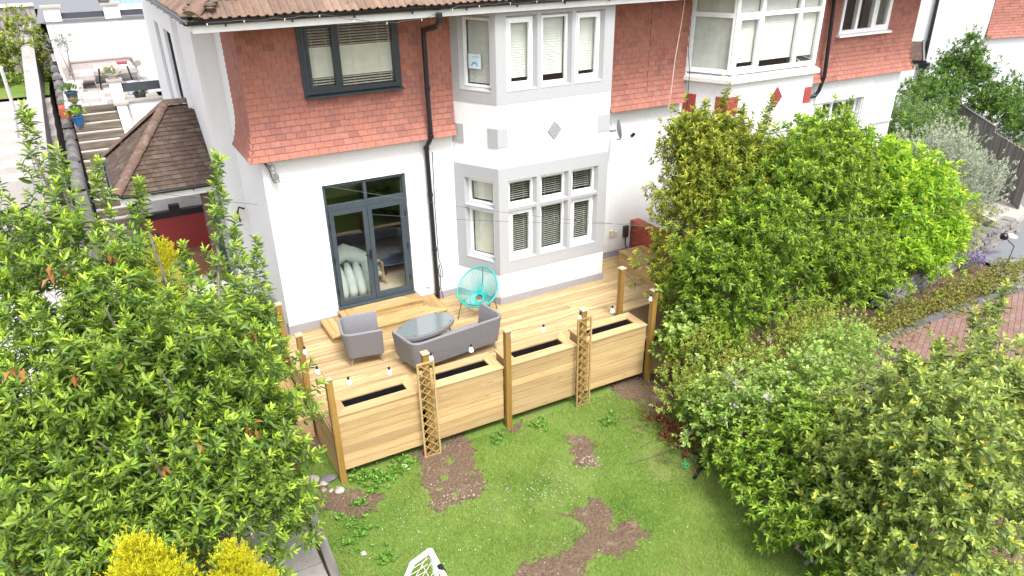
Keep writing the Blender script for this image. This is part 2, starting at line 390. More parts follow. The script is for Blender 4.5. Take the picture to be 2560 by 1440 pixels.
# inside: floors, back wall, ceiling
MB().box(1.08, 8.66, .3, 9.9, .17, .262).build('floor', plain('oak_floor', (.50,.43,.34), .5, 0, .1), H1)
MB().box(.9, 8.66, .3, 9.9, 2.78, 3.0).box(.6, 8.66, -.02, 9.9, 5.44, 5.5).build('ceiling', 'room_wall', H1)
MB().box(1.08, 8.6, 4.6, 4.7, .262, 2.78).box(4.35, 4.45, .31, 4.6, .262, 2.78).box(1.085, 1.12, .31, 4.6, .262, 2.78).build('inner_wall', 'room_wall', H1)
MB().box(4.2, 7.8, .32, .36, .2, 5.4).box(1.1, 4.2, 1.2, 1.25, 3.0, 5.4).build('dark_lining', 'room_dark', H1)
# tiles
fr = hang_rows(ZB, 5.42, lambda z: .70-bell(z, ZB)*.9, lambda z: 4.29-bell(z, ZB)*.22, [(UW[0]-.045, UW[1]+.045, UW[2]-.06, 9)], front)
fr += hang_rows(ZB, 5.42, lambda z: 7.66+bell(z, ZB)*.2, lambda z: 8.66, [], front)
put_tiles('tile', fr, TILE, 'clay_tile', front_wall, 300)
# backing of the tiled storey, so that joints look onto battens
sidef = lambda u, z: (Vector((.72-bell(z, ZB)*.9, -u, z)), (0,-1,0), (-1,0,0))
rt = hang_rows(ZB, 5.42, lambda z: -1.30, lambda z: .06+bell(z, ZB), [], sidef)
joined('return_tiles', rt, TILE, 'clay_tile', side_wall)
MB().box(.74, 1.2, -.035, 1.3, 3.30, 5.36).box(1.2, 4.28, -.035, -.002, 3.30, 4.15).box(1.2, UW[0]-.03, -.035, -.002, 4.15, 5.36).box(UW[1]+.03, 4.28, -.035, -.002, 4.15, 5.36).box(7.68, 8.66, -.035, -.002, 3.3, 5.36).build('batten_board', plain('batten', (.10,.035,.025), .9), H1)
# lead edge under the bell cast
mb = MB(); mb.box(.60, 4.25, -.185, .0, ZB-.012, ZB+.004); mb.box(.60, .78, 0, 1.28, ZB-.012, ZB+.004); mb.box(7.70, 8.66, -.185, 0, ZB-.012, ZB+.004); mb.build('soffit_board', plain('tile_edge', (.30,.10,.07), .8), H1)
# first-floor window with dark frame
mixed = lambda t: 12 if t < .36 else (58 if t < .80 else 12)
wu = window(H1, T(UW[0], -.10, UW[2]), UW[1]-UW[0], 1.12, 'dark_frame', .065, [.575], [], [(0,0)], ('cream_slat', mixed), .12)
for q in (UW[0]-.05, UW[1]): MB().box(q, q+.05, -.09, .01, UW[2]-.03, 5.34).build('window_surround', 'dark_frame', wu)
MB().extr([(UW[0]-.05,-.19,UW[2]-.05),(UW[0]-.05,.02,UW[2]-.05),(UW[0]-.05,.02,UW[2]-.002),(UW[0]-.05,-.19,UW[2]-.025)], (UW[1]-UW[0]+.1,0,0)).build('sill', 'dark_frame', wu)
# garden doors
mb = MB(); x0, x1, z0, z1 = DOOR; y0, y1 = .035, .10
mb.box(x0, x0+.055, y0, y1, z0, z1); mb.box(x1-.055, x1, y0, y1, z0, z1); mb.box(x0+.055, x1-.055, y0, y1, z1-.06, z1); mb.box(x0, x1, -.06, y1, z0, z0+.035)
mb.box(x0+.055, x1-.055, y0-.01, y1, 2.17, 2.285); mb.box(2.475, 2.535, y0, y1, 2.285, z1-.06)
door = mb.build('french_door', 'door_frame', H1, bevel=.004)
for a, b in ((x0+.055, 2.475), (2.535, x1-.055)): MB().box(a, b, .06, .066, 2.285, z1-.06).build('pane', 'glass', door)
for i, (a, b) in enumerate(((x0+.06, 2.497), (2.503, x1-.06))):
    m = MB(); s = .085; m.box(a, a+s, y0-.015, y1-.02, z0+.04, 2.165); m.box(b-s, b, y0-.015, y1-.02, z0+.04, 2.165); m.box(a+s, b-s, y0-.015, y1-.02, z0+.04, z0+.15); m.box(a+s, b-s, y0-.015, y1-.02, 2.085, 2.165)
    m.build('door_leaf', 'door_frame', door, bevel=.004)
    MB().box(a+s-.004, b-s+.004, .05, .056, z0+.146, 2.09).build('pane', 'glass', door)
    for z in (.55, 1.2, 1.85): MB().box((a-.012) if i == 0 else b-.006, (a+.006) if i == 0 else b+.012, .0, .03, z, z+.10).build('hinge', 'black_plastic', door)
MB().box(2.46, 2.485, -.02, .02, 1.15, 1.33).bar((2.47,-.03,1.25), (2.36,-.03,1.25), .02, .012).build('handle', 'black_plastic', door)
# ---- the bay
A, B, Cc, Dd = Vector((4.26,0,0)), Vector((4.735,-.88,0)), Vector((7.16,-.88,0)), Vector((7.635,0,0))
def frame_of(p, q):
    d = (q-p).normalized(); n = Vector((-d.y, d.x, 0)); m = Matrix((d, n, Vector((0,0,1)))).transposed().to_4x4(); m.translation = p; return m, (q-p).length
SILLZ = []
bay_sides = []
for p, q, side in ((A, B, 'l'), (B, Cc, 'f'), (Cc, Dd, 'r')):
    M, L = frame_of(p, q); bx = 4.735
    if side == 'f': cols = [(4.985-bx, 5.505-bx), (5.675-bx, 6.215-bx), (6.375-bx, 6.905-bx)]
    elif side == 'l': cols = [(.27, .85)]
    else: cols = [(.15, .73)]
    lo = [(a, b, .92, 1.86) for a, b in cols]+[(a, b, 1.985, 2.44) for a, b in cols]; up = [(a, b, 4.115, 5.245) for a, b in cols]
    sp = .045; wide = lambda hs, dz: [(a-sp, b+sp, c-dz, d+dz) for a, b, c, d in hs]
    wall_holes(MB(), 0, L, .14, .63, 0, .28, []).build('bay_wall', 'roughcast', H1, mtx=M); wa = wall_holes(MB(), 0, L, 2.727, 3.857, 0, .28, []).build('bay_wall', 'roughcast', H1, mtx=M)
    gl, gu = MB(), MB(); wall_holes(gl, 0, L, .63, 2.727, -.006, .26, wide(lo, .035)); wall_holes(gu, 0, L, 3.857, 5.45, -.006, .26, wide(up, .04))
    for a, b, c, d in lo+up:                       # weathered sills and splayed jambs
        g = gl if d < 3 else gu
        g.extr([(a-sp,-.012,c-.05),(a-sp,.12,c-.05),(a-sp,.12,c+.004),(a-sp,-.012,c-.04)], (b-a+2*sp,0,0))
        g.extr([(a-sp,-.0055,c-.035),(a,.084,c-.035),(a-sp,.12,c-.035)], (0,0,d-c+.07)); g.extr([(b+sp,-.0055,c-.035),(b+sp,.12,c-.035),(b,.084,c-.035)], (0,0,d-c+.07)); g.extr([(a-sp,-.0055,d+.035),(a-sp,.12,d+.035),(a-sp,.084,d)], (b-a+2*sp,0,0))
    gl.build('stone_surround', 'grey_paint', H1, mtx=M); gu.build('stone_surround', 'grey_paint', H1, mtx=M)
    pl = MB(); pl.box(-.02 if side == 'f' else 0, L+(.02 if side == 'f' else 0), -.03, .2, -.8, .145); pl.build('plinth', 'plinth_paint', H1, mtx=M)
    bay_sides.append((M, L, wa))
    for i, (a, b, c, d) in enumerate(lo):
        low = c < 1.5; sa = [(0,0)] if (side == 'f' and low and i in (0, 2)) else []
        bl = ('cream_slat', CLOSED) if side == 'l' else ('dark_slat', OPEN)
        window(H1, M @ Matrix.Translation((a, .085, c+.004)), b-a, d-c-.004, 'upvc', .034, [], [], sa, bl, .06)
    for i, (a, b, c, d) in enumerate(up):
        sa = [(0,0)] if side == 'f' and i != 1 else []
        window(H1, M @ Matrix.Translation((a, .085, c+.004)), b-a, d-c-.004, 'upvc', .038, [], [], sa, ('white_slat', CLOSED), .06, drop=.02 if side == 'l' else (.10, .10, .11)[i])
# painted quoin blocks and the pebbled diamond
(Ml, Ll, wl), (Mf, Lf, wf), _ = bay_sides
for q in ((.0, .26, -.012, .02, 3.12, 3.46), (.80, Ll+.012, -.012, .02, 3.11, 3.45)): MB().box(*q).build('quoin_block', 'grey_paint', H1, mtx=Ml)
MB().box(.004, .21, -.013, .02, 3.11, 3.45).build('quoin_block', 'grey_paint', H1, mtx=Mf)
MB().box(Lf-.27, Lf-.002, -.012, .02, 3.12, 3.44).build('quoin_block', 'grey_paint', H1, mtx=Mf)
speckle('pebbles', (.42,.42,.43), (.12,.12,.12), 45, 3, .9, 1, .02, .8, 20)
MB().extr([(1.185-.15,-.02,3.29),(1.185,-.02,3.12),(1.185+.15,-.02,3.29),(1.185,-.02,3.46)], (0,.04,0)).build('diamond_panel', 'pebbles', H1, mtx=Mf)
MB().lathe([(.02,0),(.02,.05),(.0,.055)], (0,0,0), 10).build('overflow_pipe', 'upvc', H1, mtx=Matrix.Translation((6.62,-.92,3.02)) @ Matrix.Rotation(rad(90),4,'X'))
# things behind the bay glass: drawing taped to the pane, black box, basket, on the upper floor
drw = MB().box(.36, .62, .098, .101, 4.42, 4.66).build('paper_drawing', plain('paper', (.62,.74,.78), .8, 0, .03), H1, mtx=Ml)
ar = MB()
for k in range(12):
    t0, t1 = math.pi*k/12, math.pi*(k+1)/12
    for r0, r1 in ((.045, .07),): ar.add([(.49+r0*math.cos(t0),.096,4.46+r0*math.sin(t0)),(.49+r1*math.cos(t0),.096,4.46+r1*math.sin(t0)),(.49+r1*math.cos(t1),.096,4.46+r1*math.sin(t1)),(.49+r0*math.cos(t1),.096,4.46+r0*math.sin(t1))], [(0,1,2,3)])
ar.build('blue_arch', plain('drawn_blue', (.03,.36,.62), .7), drw, mtx=Ml)
ar = MB()
for k in range(5): ar.add([(.44+.03*k,.096,4.60+.012*(k % 2)),(.462+.03*k,.096,4.603+.012*((k+1) % 2)),(.462+.03*k,.096,4.615+.012*((k+1) % 2)),(.44+.03*k,.096,4.612+.012*(k % 2))], [(0,1,2,3)])
ar.build('blue_squiggle', 'drawn_blue', drw, mtx=Ml)
# ---- eaves, gutter, roof
EY, EX, EZ, PITCH = -1.06, .02, 5.545, rad(36); ct, st_ = math.cos(PITCH), math.sin(PITCH)
MB().box(.03, 8.66, -1.0, -.97, 5.36, 5.50).box(.03, .06, -.97, 8, 5.36, 5.50).build('fascia', 'fascia', H1)
MB().box(.06, 8.66, -.97, .0, 5.385, 5.40).box(.06, .78, 0, 2.4, 5.385, 5.40).box(.06, .4, 2.4, 8, 5.385, 5.40).build('soffit', 'fascia', H1)
def gutter(p, q, name, parent, r=.058):
    p, q = Vector(p), Vector(q); d = (q-p).normalized(); a = d.cross(Vector((0,0,1))).normalized(); poly = []
    for k in range(9): t = math.pi*k/8; poly.append(p+a*r*math.cos(t)-Vector((0,0,1))*r*math.sin(t))
    for k in range(8, -1, -1): t = math.pi*k/8; poly.append(p+a*(r-.006)*math.cos(t)-Vector((0,0,1))*((r-.006)*math.sin(t)-.002))
    m = MB(); n = len(poly); vs = poly+[x+(q-p) for x in poly]; fs = [(i,(i+1)%n,(i+1)%n+n,i+n) for i in range(n)]
    g = m.add(vs, fs).build(name, 'black_plastic', parent, smooth=True)
    L = (q-p).length; k = 0.5
    while k < L:
        c = p+d*k; bm = MB()
        for j in range(8):
            t0, t1 = math.pi*j/8, math.pi*(j+1)/8
            f = lambda t, rr, s: c+a*rr*math.cos(t)-Vector((0,0,1))*rr*math.sin(t)+d*s
            bm.add([f(t0,r+.004,-.012), f(t1,r+.004,-.012), f(t1,r+.004,.012), f(t0,r+.004,.012)], [(0,1,2,3)])
        bm.bar(c-Vector((0,0,r)), c-Vector((0,0,r+.03)), .03, .02)
        bm.build('gutter_bracket', 'black_plastic', g); k += .92
    return g
gutter((-.04, -1.06, 5.52), (8.66, -1.06, 5.52), 'gutter', H1)
gutter((-.04, 7.5, 5.52), (-.04, -1.06, 5.52), 'gutter', H1)
# icicle lights clipped along the gutter
mb = MB(); rg = random.Random(3); pts = []
for k in range(60): pts.append((.2+k*.13, -1.125, 5.50+rg.uniform(-.012, .012)-(.16*math.sin(math.pi*(k-13)/16) if 13 < k < 29 else 0)))
mb.tube(pts, .004, 4); ls = mb.build('light_string', plain('wire', (.05,.05,.05), .5), H1)
for k, p in enumerate(pts):
    if k % 4 == 0: MB().lathe([(.004,-.03),(.006,-.02),(.006,-.004),(.004,0)], (p[0]+rg.uniform(-.03,.03), p[1], p[2]), 6).build('small_bulb', 'upvc', ls)
mb = MB(); mb.add([(EX,EY,EZ-.03),(8.66,EY,EZ-.03),(8.66,EY+5.2*ct,EZ-.03+5.2*st_),(EX+5.2*ct,EY+5.2*ct,EZ-.03+5.2*st_)], [(0,1,2,3)])
mb.add([(EX,EY,EZ-.03),(EX,9,EZ-.03),(EX+5.2*ct,9,EZ-.03+5.2*st_),(EX+5.2*ct,EY+5.2*ct,EZ-.03+5.2*st_)], [(3,2,1,0)])
roof = mb.build('roof', plain('roof_felt', (.08,.06,.05), .9), H1)
prof = [(0,.004),(.012,.020),(.032,.030),(.052,.020),(.064,.004),(.095,.0),(.124,.004),(.136,.020),(.156,.030),(.176,.020),(.188,.004),(.22,.0),(.252,.004)]
rt_ = MB(); n = len(prof)
rt_.add([(x,0,z+.012) for x, z in prof]+[(x,.40,z-.004) for x, z in prof]+[(x,0,z-.004) for x, z in prof], [(i,i+1,n+i+1,n+i) for i in range(n-1)]+[(2*n+i,2*n+i+1,i+1,i) for i in range(n-1)])
near, far = [], []
for k in range(10):
    s = k*.335; y, z = EY-.03+s*ct, EZ-.012+s*st_; x = EX+.1+s*ct-(k % 2)*.0
    while x < 8.5:
        M = Matrix(((1,0,0,x),(0,ct,-st_,y),(0,st_,ct,z),(0,0,0,1))) @ Matrix.Rotation(random.uniform(-.012,.012),4,'Z') @ Matrix.Translation((0,random.uniform(-.012,.012),random.uniform(0,.006)))
        (near if k < 3 and x < 5.2 else far).append(M); x += .25
    s = k*.335; xx, zz = EX-.03+s*ct, EZ-.012+s*st_; y = EY+.35+s*ct
    while y < 8.5:
        M = Matrix(((0,ct,-st_,xx),(-1,0,0,y),(0,st_,ct,zz),(0,0,0,1))) @ Matrix.Translation((0,random.uniform(-.01,.01),random.uniform(0,.005)))
        (near if k < 3 and y < 4.2 else far).append(M); y += .25
me = rt_.mesh('roof_tile')
for M in near: obj('roof_tile', me, 'roof_tile', roof, M)
joined('roof_tile_field', far, rt_, 'roof_tile', roof)
hd = Vector((ct, ct, st_)).normalized(); hp = Vector((EX+.02, EY+.02, EZ+.02)); side = Vector((1,-1,0)).normalized(); nrm = side.cross(hd)*-1
if nrm.z < 0: nrm = -nrm
for k in range(10):
    p, q = hp+hd*(k*.36), hp+hd*(k*.36+.40); m = MB()
    vs = []
    for c, rr in ((p, .125), (q, .11)):
        for j in range(9): t = math.pi*j/8; vs.append(c+side*rr*math.cos(t)+nrm*(rr*.75*math.sin(t)+.012))
    m.add(vs, [(j,j+1,j+10,j+9) for j in range(8)]+[tuple(range(8,-1,-1))]).build('hip_tile', 'roof_tile', roof, smooth=True)
rg = random.Random(5); mm = MB()
for k in range(26):
    c = hp+hd*rg.uniform(.0, 1.2)+side*rg.uniform(-.2,.2)+nrm*rg.uniform(.0,.05); r = rg.uniform(.03,.085)
    mm.lathe([(r*.5,-r*.5),(r,0),(r*.8,r*.3),(r*.3,r*.5)], c, 7)
mm.build('moss_mortar', 'mossy_mortar', roof, smooth=True, kind='stuff')
# downpipe with swan neck
dp = MB(); dp.tube([(3.66,-1.06,5.43),(3.66,-1.06,5.30),(3.66,-.95,5.22),(3.70,-.32,5.10),(3.72,-.235,5.02),(3.725,-.23,4.2),(3.735,-.235,3.45),(3.735,-.24,3.30),(3.72,-.16,3.20),(3.70,-.08,3.10),(3.72,-.075,1.6),(3.735,-.075,.05)], .043, 10)
dpo = dp.build('downpipe', 'black_plastic', H1, smooth=True)
for p in ((3.66,-1.06,5.38),(3.70,-.32,5.10),(3.73,-.235,4.15),(3.735,-.24,3.32),(3.70,-.08,3.08),(3.715,-.075,2.2),(3.73,-.075,1.1),(3.735,-.075,.25)):
    MB().lathe([(.05,-.035),(.054,-.03),(.054,.03),(.05,.035)], p, 10).build('pipe_collar', 'black_plastic', dpo)
MB().tube([(3.80,-.10,3.0),(3.79,-.08,2.0),(3.80,-.08,.9),(3.83,-.10,.75),(3.86,-.11,.62),(3.84,-.12,.50),(3.78,-.12,.52),(3.76,-.12,.68),(3.79,-.11,.78),(3.82,-.1,.6),(3.79,-.09,.3),(3.84,-.1,.03)], .008, 6).build('cable', 'black_plastic', H1)
# small fittings on the front wall
MB().box(3.53, 3.62, -.05, 0, .32, .44).build('vent_cover', 'upvc', H1, bevel=.006)
MB().box(.99, 1.24, -.012, 0, 2.86, 3.10).build('wall_patch', 'smooth_white', H1, bevel=.005)
plain('beige_vent', (.62,.55,.42), .7)
for q in ((7.95, 8.06, -.04, 0, .50, .64), (8.09, 8.15, -.03, 0, .49, .58)): MB().box(*q).build('vent_cover', 'beige_vent', H1)
MB().box(8.31, 8.43, -.07, 0, .42, .68).tube([(8.37,-.05,.42),(8.37,-.05,.25),(8.42,-.06,.12)], .012, 6).build('socket_box', plain('brown_box', (.06,.035,.03), .5), H1)
ins = MB(); ins.tube([(.84,-.02,3.2),(.88,-.09,3.12),(.90,-.10,3.0),(.92,-.11,2.90),(.955,-.12,2.88),(.975,-.12,2.92)], .010, 6).tube([(.84,-.02,3.22),(.90,-.10,3.16),(.935,-.12,3.06)], .010, 6)
br = ins.build('wire_bracket', plain('rusty_iron', (.10,.06,.05), .8), H1)
for p in ((.935,-.13,3.05),(.975,-.13,2.90)):
    MB().lathe([(.02,0),(.045,.0),(.042,.03),(.034,.04),(.04,.05),(.04,.085),(.034,.095),(.038,.105),(.03,.14),(0,.15)], p, 12).build('insulator', plain('grey_ceramic', (.22,.22,.225), .4), br, smooth=True)
# satellite dish on the party side
dish = thing('satellite_dish', 'small grey satellite dish on the white wall right of the bay', 'satellite dish', (7.72,-.05,2.9))
dm = MB(); pr = [(.0,.0),(.08,.004),(.15,.015),(.21,.032),(.235,.042),(.238,.05),(.21,.04),(.15,.023),(.08,.012),(0,.008)]
Md = T(7.83,-.34,2.97) @ Matrix.Rotation(rad(-28),4,'Z') @ Matrix.Rotation(rad(80),4,'X') @ Matrix.Scale(.82,4,(1,0,0))
Md = Matrix.Translation((7.74,-.36,2.96)) @ Vector((.91,-.40,.12)).to_track_quat('Z','Y').to_matrix().to_4x4()
dm.lathe([(r_*.82, z_) for r_, z_ in pr], (0,0,0), 20, False); dm.build('reflector', plain('dish_grey', (.28,.29,.30), .4, .3), dish, smooth=True, mtx=Md)
MB().tube([(7.70,-.01,2.90),(7.70,-.2,2.90),(7.72,-.34,2.94)], .018, 8).box(7.66,7.76,-.03,0,2.80,3.0).build('mount', 'dish_grey', dish)
MB().tube([(7.74,-.36,2.76),(7.9,-.42,2.76),(8.06,-.46,2.80)], .012, 6).build('arm', 'dish_grey', dish)
MB().bar((8.03,-.45,2.80), (8.10,-.47,2.86), .05, .05).build('receiver', 'black_plastic', dish)
# ---- porch on the drive side
pb = MB(); pb.box(-1.28, -1.12, 3.05, 3.2, -.8, 2.2).box(.18, .30, 3.02, 3.18, -.8, 2.2)
porch = pb.build('porch', 'dark_frame', H1)
MB().box(.045, .175, 3.03, 3.15, -.8, 2.19).build('porch_post', plain('brown_paint', (.10,.055,.05), .6), porch)
ez, ry, rz_, rx = 2.20, 4.42, 3.46, -.13
pv = [(-1.42,2.86,ez),(.40,2.86,ez),(.40,ry,rz_),(rx,ry,rz_),(-1.42,5.98,ez),(.30,5.98,ez),(.30,ry,rz_)]
MB().add(pv, [(0,1,2,3),(4,0,3),(3,2,5,4)]).build('roof_deck', 'roof_felt', porch)
fu = (Vector((0, ry-2.86, rz_-ez))); fl = fu.length; fu.normalize(); fn = Vector((1,0,0)).cross(fu)
lu = (Vector((rx+1.42, 0, rz_-ez))); ll = lu.length; lu.normalize(); ln = Vector((0,-1,0)).cross(lu)
pt = []; PG = .105
for k in range(int(fl/PG)):
    s = k*PG; xa = -1.42+(rx+1.42)*s/fl+.06; x = xa-(.085 if k % 2 else 0)
    while x < .38:
        a, b = max(x, xa), min(x+.165, .40); x += .168
        if b-a < .03: continue
        M = Matrix((Vector((1,0,0))*((b-a)/.165), -fn, fu)).transposed().to_4x4(); M.translation = Vector((a, 2.84, ez+.0))+fu*s+fn*.022
        pt.append(M @ Matrix.Rotation(-random.uniform(.08,.17),4,'X'))
for k in range(int(ll/PG)):
    s = k*PG; ya = 2.86+(ry-2.86)*s/ll+.06; yb = 5.98-(5.98-ry)*s/ll-.05; y = yb+(.085 if k % 2 else 0)
    while y > ya:
        a, b = min(y, yb), max(y-.165, ya); y -= .168
        if a-b < .03: continue
        M = Matrix((Vector((0,-1,0))*((a-b)/.165), -ln, lu)).transposed().to_4x4(); M.translation = Vector((-1.44, a, ez))+lu*s+ln*.022
        pt.append(M @ Matrix.Rotation(-random.uniform(.08,.17),4,'X'))
put_tiles('tile', pt, tile_mesh(.156, .12, .016), 'porch_tile', porch, 300)
def ridge(p, q, r, mat, parent, seg=.38):
    p, q = Vector(p), Vector(q); d = (q-p).normalized(); L = (q-p).length; sd_ = d.cross(Vector((0,0,1))).normalized(); nn = sd_.cross(d)
    k = 0.
    while k < L:
        a, b = p+d*k, p+d*min(k+seg*1.04, L); vs = []
        for c, rr in ((a, r*1.06), (b, r*.96)):
            for j in range(9): t = math.pi*j/8; vs.append(c+sd_*rr*math.cos(t)+nn*rr*math.sin(t)*.8)
        MB().add(vs, [(j,j+1,j+10,j+9) for j in range(8)]+[tuple(range(8,-1,-1)), tuple(range(9,18))]).build('ridge_tile', mat, parent, smooth=True); k += seg
tilemat('ridge_clay', [(.12,.08,.065), (.15,.10,.08), (.135,.085,.066)], .9, (.24,.19,.14), 8)
ridge((-1.44,2.84,ez+.02), (rx,ry,rz_+.03), .10, 'ridge_clay', porch); ridge((-1.44,6.0,ez+.02), (rx,ry,rz_+.03), .10, 'ridge_clay', porch); ridge((rx,ry,rz_+.03), (.38,ry,rz_+.03), .11, 'ridge_clay', porch)
MB().box(-1.40, .40, 2.87, 2.90, 2.02, 2.19).box(-1.40, -1.37, 2.90, 5.9, 2.02, 2.19).build('fascia', 'fascia', porch)
gutter((-1.5, 2.80, 2.20), (.36, 2.80, 2.20), 'gutter', porch, .05); gutter((-1.49, 5.9, 2.2), (-1.49, 2.80, 2.2), 'gutter', porch, .05)
MB().box(-1.1, .3, 5.6, 5.7, -.8, 2.6).build('porch_wall', 'smooth_white', porch)
MB().box(-1.3, .3, 3.0, 6, 2.16, 2.18).build('ceiling', 'fascia', porch)
# ---- the other half of the pair
H2 = thing('semi_detached_house', 'white neighbouring house on the right with a white framed bay and red painted blocks', 'house', (16.85, 0, -.8))
X2 = 16.85
GW = (14.15, 15.55, 1.45, 2.72); UW2 = (14.15, 15.85, 4.28, 5.33)
wall_holes(MB(), 8.66, 9.75, -.8, 5.43, 0, .3, []).build('wall', 'smooth_white', H2)
mb = MB(); wall_holes(mb, 12.98, X2, -.8, 5.43, 0, .3, [GW, UW2]); mb.box(X2-.3, X2, .3, 9, -.8, 5.4)
w2 = mb.build('wall', 'smooth_white', H2)
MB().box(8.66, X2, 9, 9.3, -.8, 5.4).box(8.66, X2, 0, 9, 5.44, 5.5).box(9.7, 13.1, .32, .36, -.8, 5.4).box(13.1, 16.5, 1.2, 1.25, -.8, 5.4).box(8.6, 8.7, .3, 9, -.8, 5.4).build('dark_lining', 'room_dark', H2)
fr = hang_rows(ZB, 5.42, lambda z: 8.66, lambda z: 9.66-bell(z, ZB)*.2, [], front)+hang_rows(ZB, 5.42, lambda z: 13.06+bell(z, ZB)*.2, lambda z: X2+.08+bell(z, ZB)*.9, [(UW2[0]-.02, UW2[1]+.02, UW2[2]-.06, 9)], front)
put_tiles('tile', fr, TILE, 'clay_tile', w2, 300)
rt = hang_rows(ZB, 5.42, lambda z: -.06-bell(z, ZB), lambda z: 1.3, [], lambda u, z: (Vector((X2+.06+bell(z, ZB)*.9, u, z)), (0,1,0), (1,0,0)))
joined('return_tiles', rt, TILE, 'clay_tile', w2)
MB().box(8.66, 9.64, -.035, -.002, 3.3, 5.36).box(13.08, X2, -.035, -.002, 3.30, 4.2).box(13.08, UW2[0]-.03, -.035, -.002, 4.2, 5.36).box(UW2[1]+.03, X2, -.035, -.002, 4.2, 5.36).build('batten_board', 'batten', H2)
MB().box(8.66, 9.62, -.185, 0, ZB-.012, ZB+.004).box(13.10, X2+.2, -.185, 0, ZB-.012, ZB+.004).build('soffit_board', 'tile_edge', H2)
A2, B2, C2, D2 = Vector((9.69,0,0)), Vector((10.13,-.88,0)), Vector((12.60,-.88,0)), Vector((13.03,0,0))
plain('red_paint', (.32,.055,.045), .7, 0, .15)
for p, q, sd_ in ((A2, B2, 'l'), (B2, C2, 'f'), (C2, D2, 'r')):
    M, L = frame_of(p, q)
    g = MB(); wall_holes(g, 0, L, -.8, 3.70, 0, .28, [(.18, L-.18, .95, 2.25)])
    g.build('bay_wall', 'smooth_white', H2, mtx=M)
    MB().box(-.02, L+.02, -.025, .05, 2.52, 2.60).extr([(-.05,-.10,3.70),(-.05,.2,3.70),(-.05,.2,3.86),(-.05,-.10,3.78)], (L+.10,0,0)).build('sill_course', speckle('worn_white', (.70,.69,.66), (.16,.15,.14), 25, .6, .85, .4, .01, .6, 6) if 'worn_white' not in MATS else 'worn_white', H2, mtx=M)
    if sd_ == 'f':
        window(H2, M @ Matrix.Translation((.0, .02, 3.86)), L, 1.60, 'upvc', .085, [.72, 1.80], [1.12], [(0,0)], ('white_slat', CLOSED), .08, drop=.12)
        window(H2, M @ Matrix.Translation((.18, .08, .95)), L-.36, 1.30, 'upvc', .06, [.70, 1.40], [.9], [], ('dark_slat', OPEN), .06)
        MB().box(.004, .30, -.011, .02, 3.04, 3.42).build('red_block', 'red_paint', H2, mtx=M); MB().box(L-.22, L-.003, -.011, .02, 3.06, 3.40).build('red_block', 'red_paint', H2, mtx=M)
        MB().extr([(1.40-.17,-.02,3.28),(1.40,-.02,3.06),(1.40+.17,-.02,3.28),(1.40,-.02,3.50)], (0,.04,0)).build('diamond_panel', speckle('red_pebbles', (.36,.08,.065), (.1,.03,.03), 45, 3, .9, 1, .02, .8, 20), H2, mtx=M)
    else:
        window(H2, M @ Matrix.Translation((.0, .02, 3.86)), L, 1.60, 'upvc', .09, [], [1.12], [], ('white_slat', CLOSED), .08)
        window(H2, M @ Matrix.Translation((.18, .08, .95)), L-.36, 1.30, 'upvc', .06, [], [.9], [], ('dark_slat', OPEN), .06)
        for q in ((.02, .30, -.011, .02, 3.04, 3.42), (L-.25, L+.011, -.011, .02, 3.04, 3.42)): MB().box(*q).build('red_block', 'red_paint', H2, mtx=M)
o = window(H2, T(UW2[0], -.08, UW2[2]), UW2[1]-UW2[0], 1.1, 'upvc', .08, [.55, 1.12], [], [(2,0)], ('cream_slat', lambda t: 40 if t < .38 else 60), .1, drop=.68)
MB().extr([(UW2[0]-.06,-.17,UW2[2]-.06),(UW2[0]-.06,.02,UW2[2]-.06),(UW2[0]-.06,.02,UW2[2]-.002),(UW2[0]-.06,-.17,UW2[2]-.02)], (UW2[1]-UW2[0]+.12,0,0)).build('sill', 'upvc', o)
o = window(H2, T(GW[0]+.03, .12, GW[2]), GW[1]-GW[0]-.06, GW[3]-GW[2]-.02, 'upvc', .06, [.45, .92], [.80], [], ('dark_slat', OPEN), .06)
MB().box(GW[0]-.35, GW[1]+.35, -.05, 0, GW[3]+.02, GW[3]+.30).box(GW[1]+.02, GW[1]+.30, -.045, 0, .8, GW[3]+.02).build('lintel_band', 'smooth_white', H2)
MB().box(13.06, X2-.003, -.006, 0, 2.35, 2.37).build('render_joint', 'worn_white', H2)
MB().box(16.05, 16.85, -.06, 0, 2.0, 2.03).build('wall_ledge', 'smooth_white', H2)
MB().tube([(13.70,-1.05,5.45),(13.70,-.3,5.25),(13.72,-.14,5.1),(13.74,-.23,3.4),(13.76,-.12,3.05),(13.70,-.10,2.95),(13.20,-.06,2.92)], .045, 10).build('downpipe', 'black_plastic', H2, smooth=True)
MB().lathe([(.03,0),(.07,.02),(.06,.10),(.03,.12)], (0,0,0), 10).build('wall_lamp', 'black_plastic', H2, mtx=T(16.05,-.08,1.62))
MB().box(8.66, 17.9, -1.0, -.97, 5.36, 5.50).build('fascia', 'fascia', H2); MB().box(8.66, 17.9, -.97, 0, 5.385, 5.40).build('soffit', 'fascia', H2)
gutter((8.66,-1.06,5.52), (17.9,-1.06,5.52), 'gutter', H2)
MB().add([(8.66,EY,EZ),(17.9,EY,EZ),(17.9-5*ct,EY+5.2*ct,EZ+5.2*st_),(8.66,EY+5.2*ct,EZ+5.2*st_)], [(0,1,2,3)]).build('roof', 'roof_tile', H2)
MB().tube([(8.98,-.62,5.4),(9.0,-.55,4.9),(8.96,-.5,4.2),(9.0,-.42,3.5),(9.02,-.35,3.2)], .008, 5).build('hanging_cable', plain('pale_cable', (.75,.60,.55), .5), H2)
MB().tube([(9.62,-.10,5.2),(9.60,-.14,4.3),(9.57,-.28,3.9),(9.66,-.2,3.2),(9.62,-.06,2.5),(9.9,-.35,2.2),(10.0,-.5,1.8)], .007, 5).build('cable', 'black_plastic', H2)
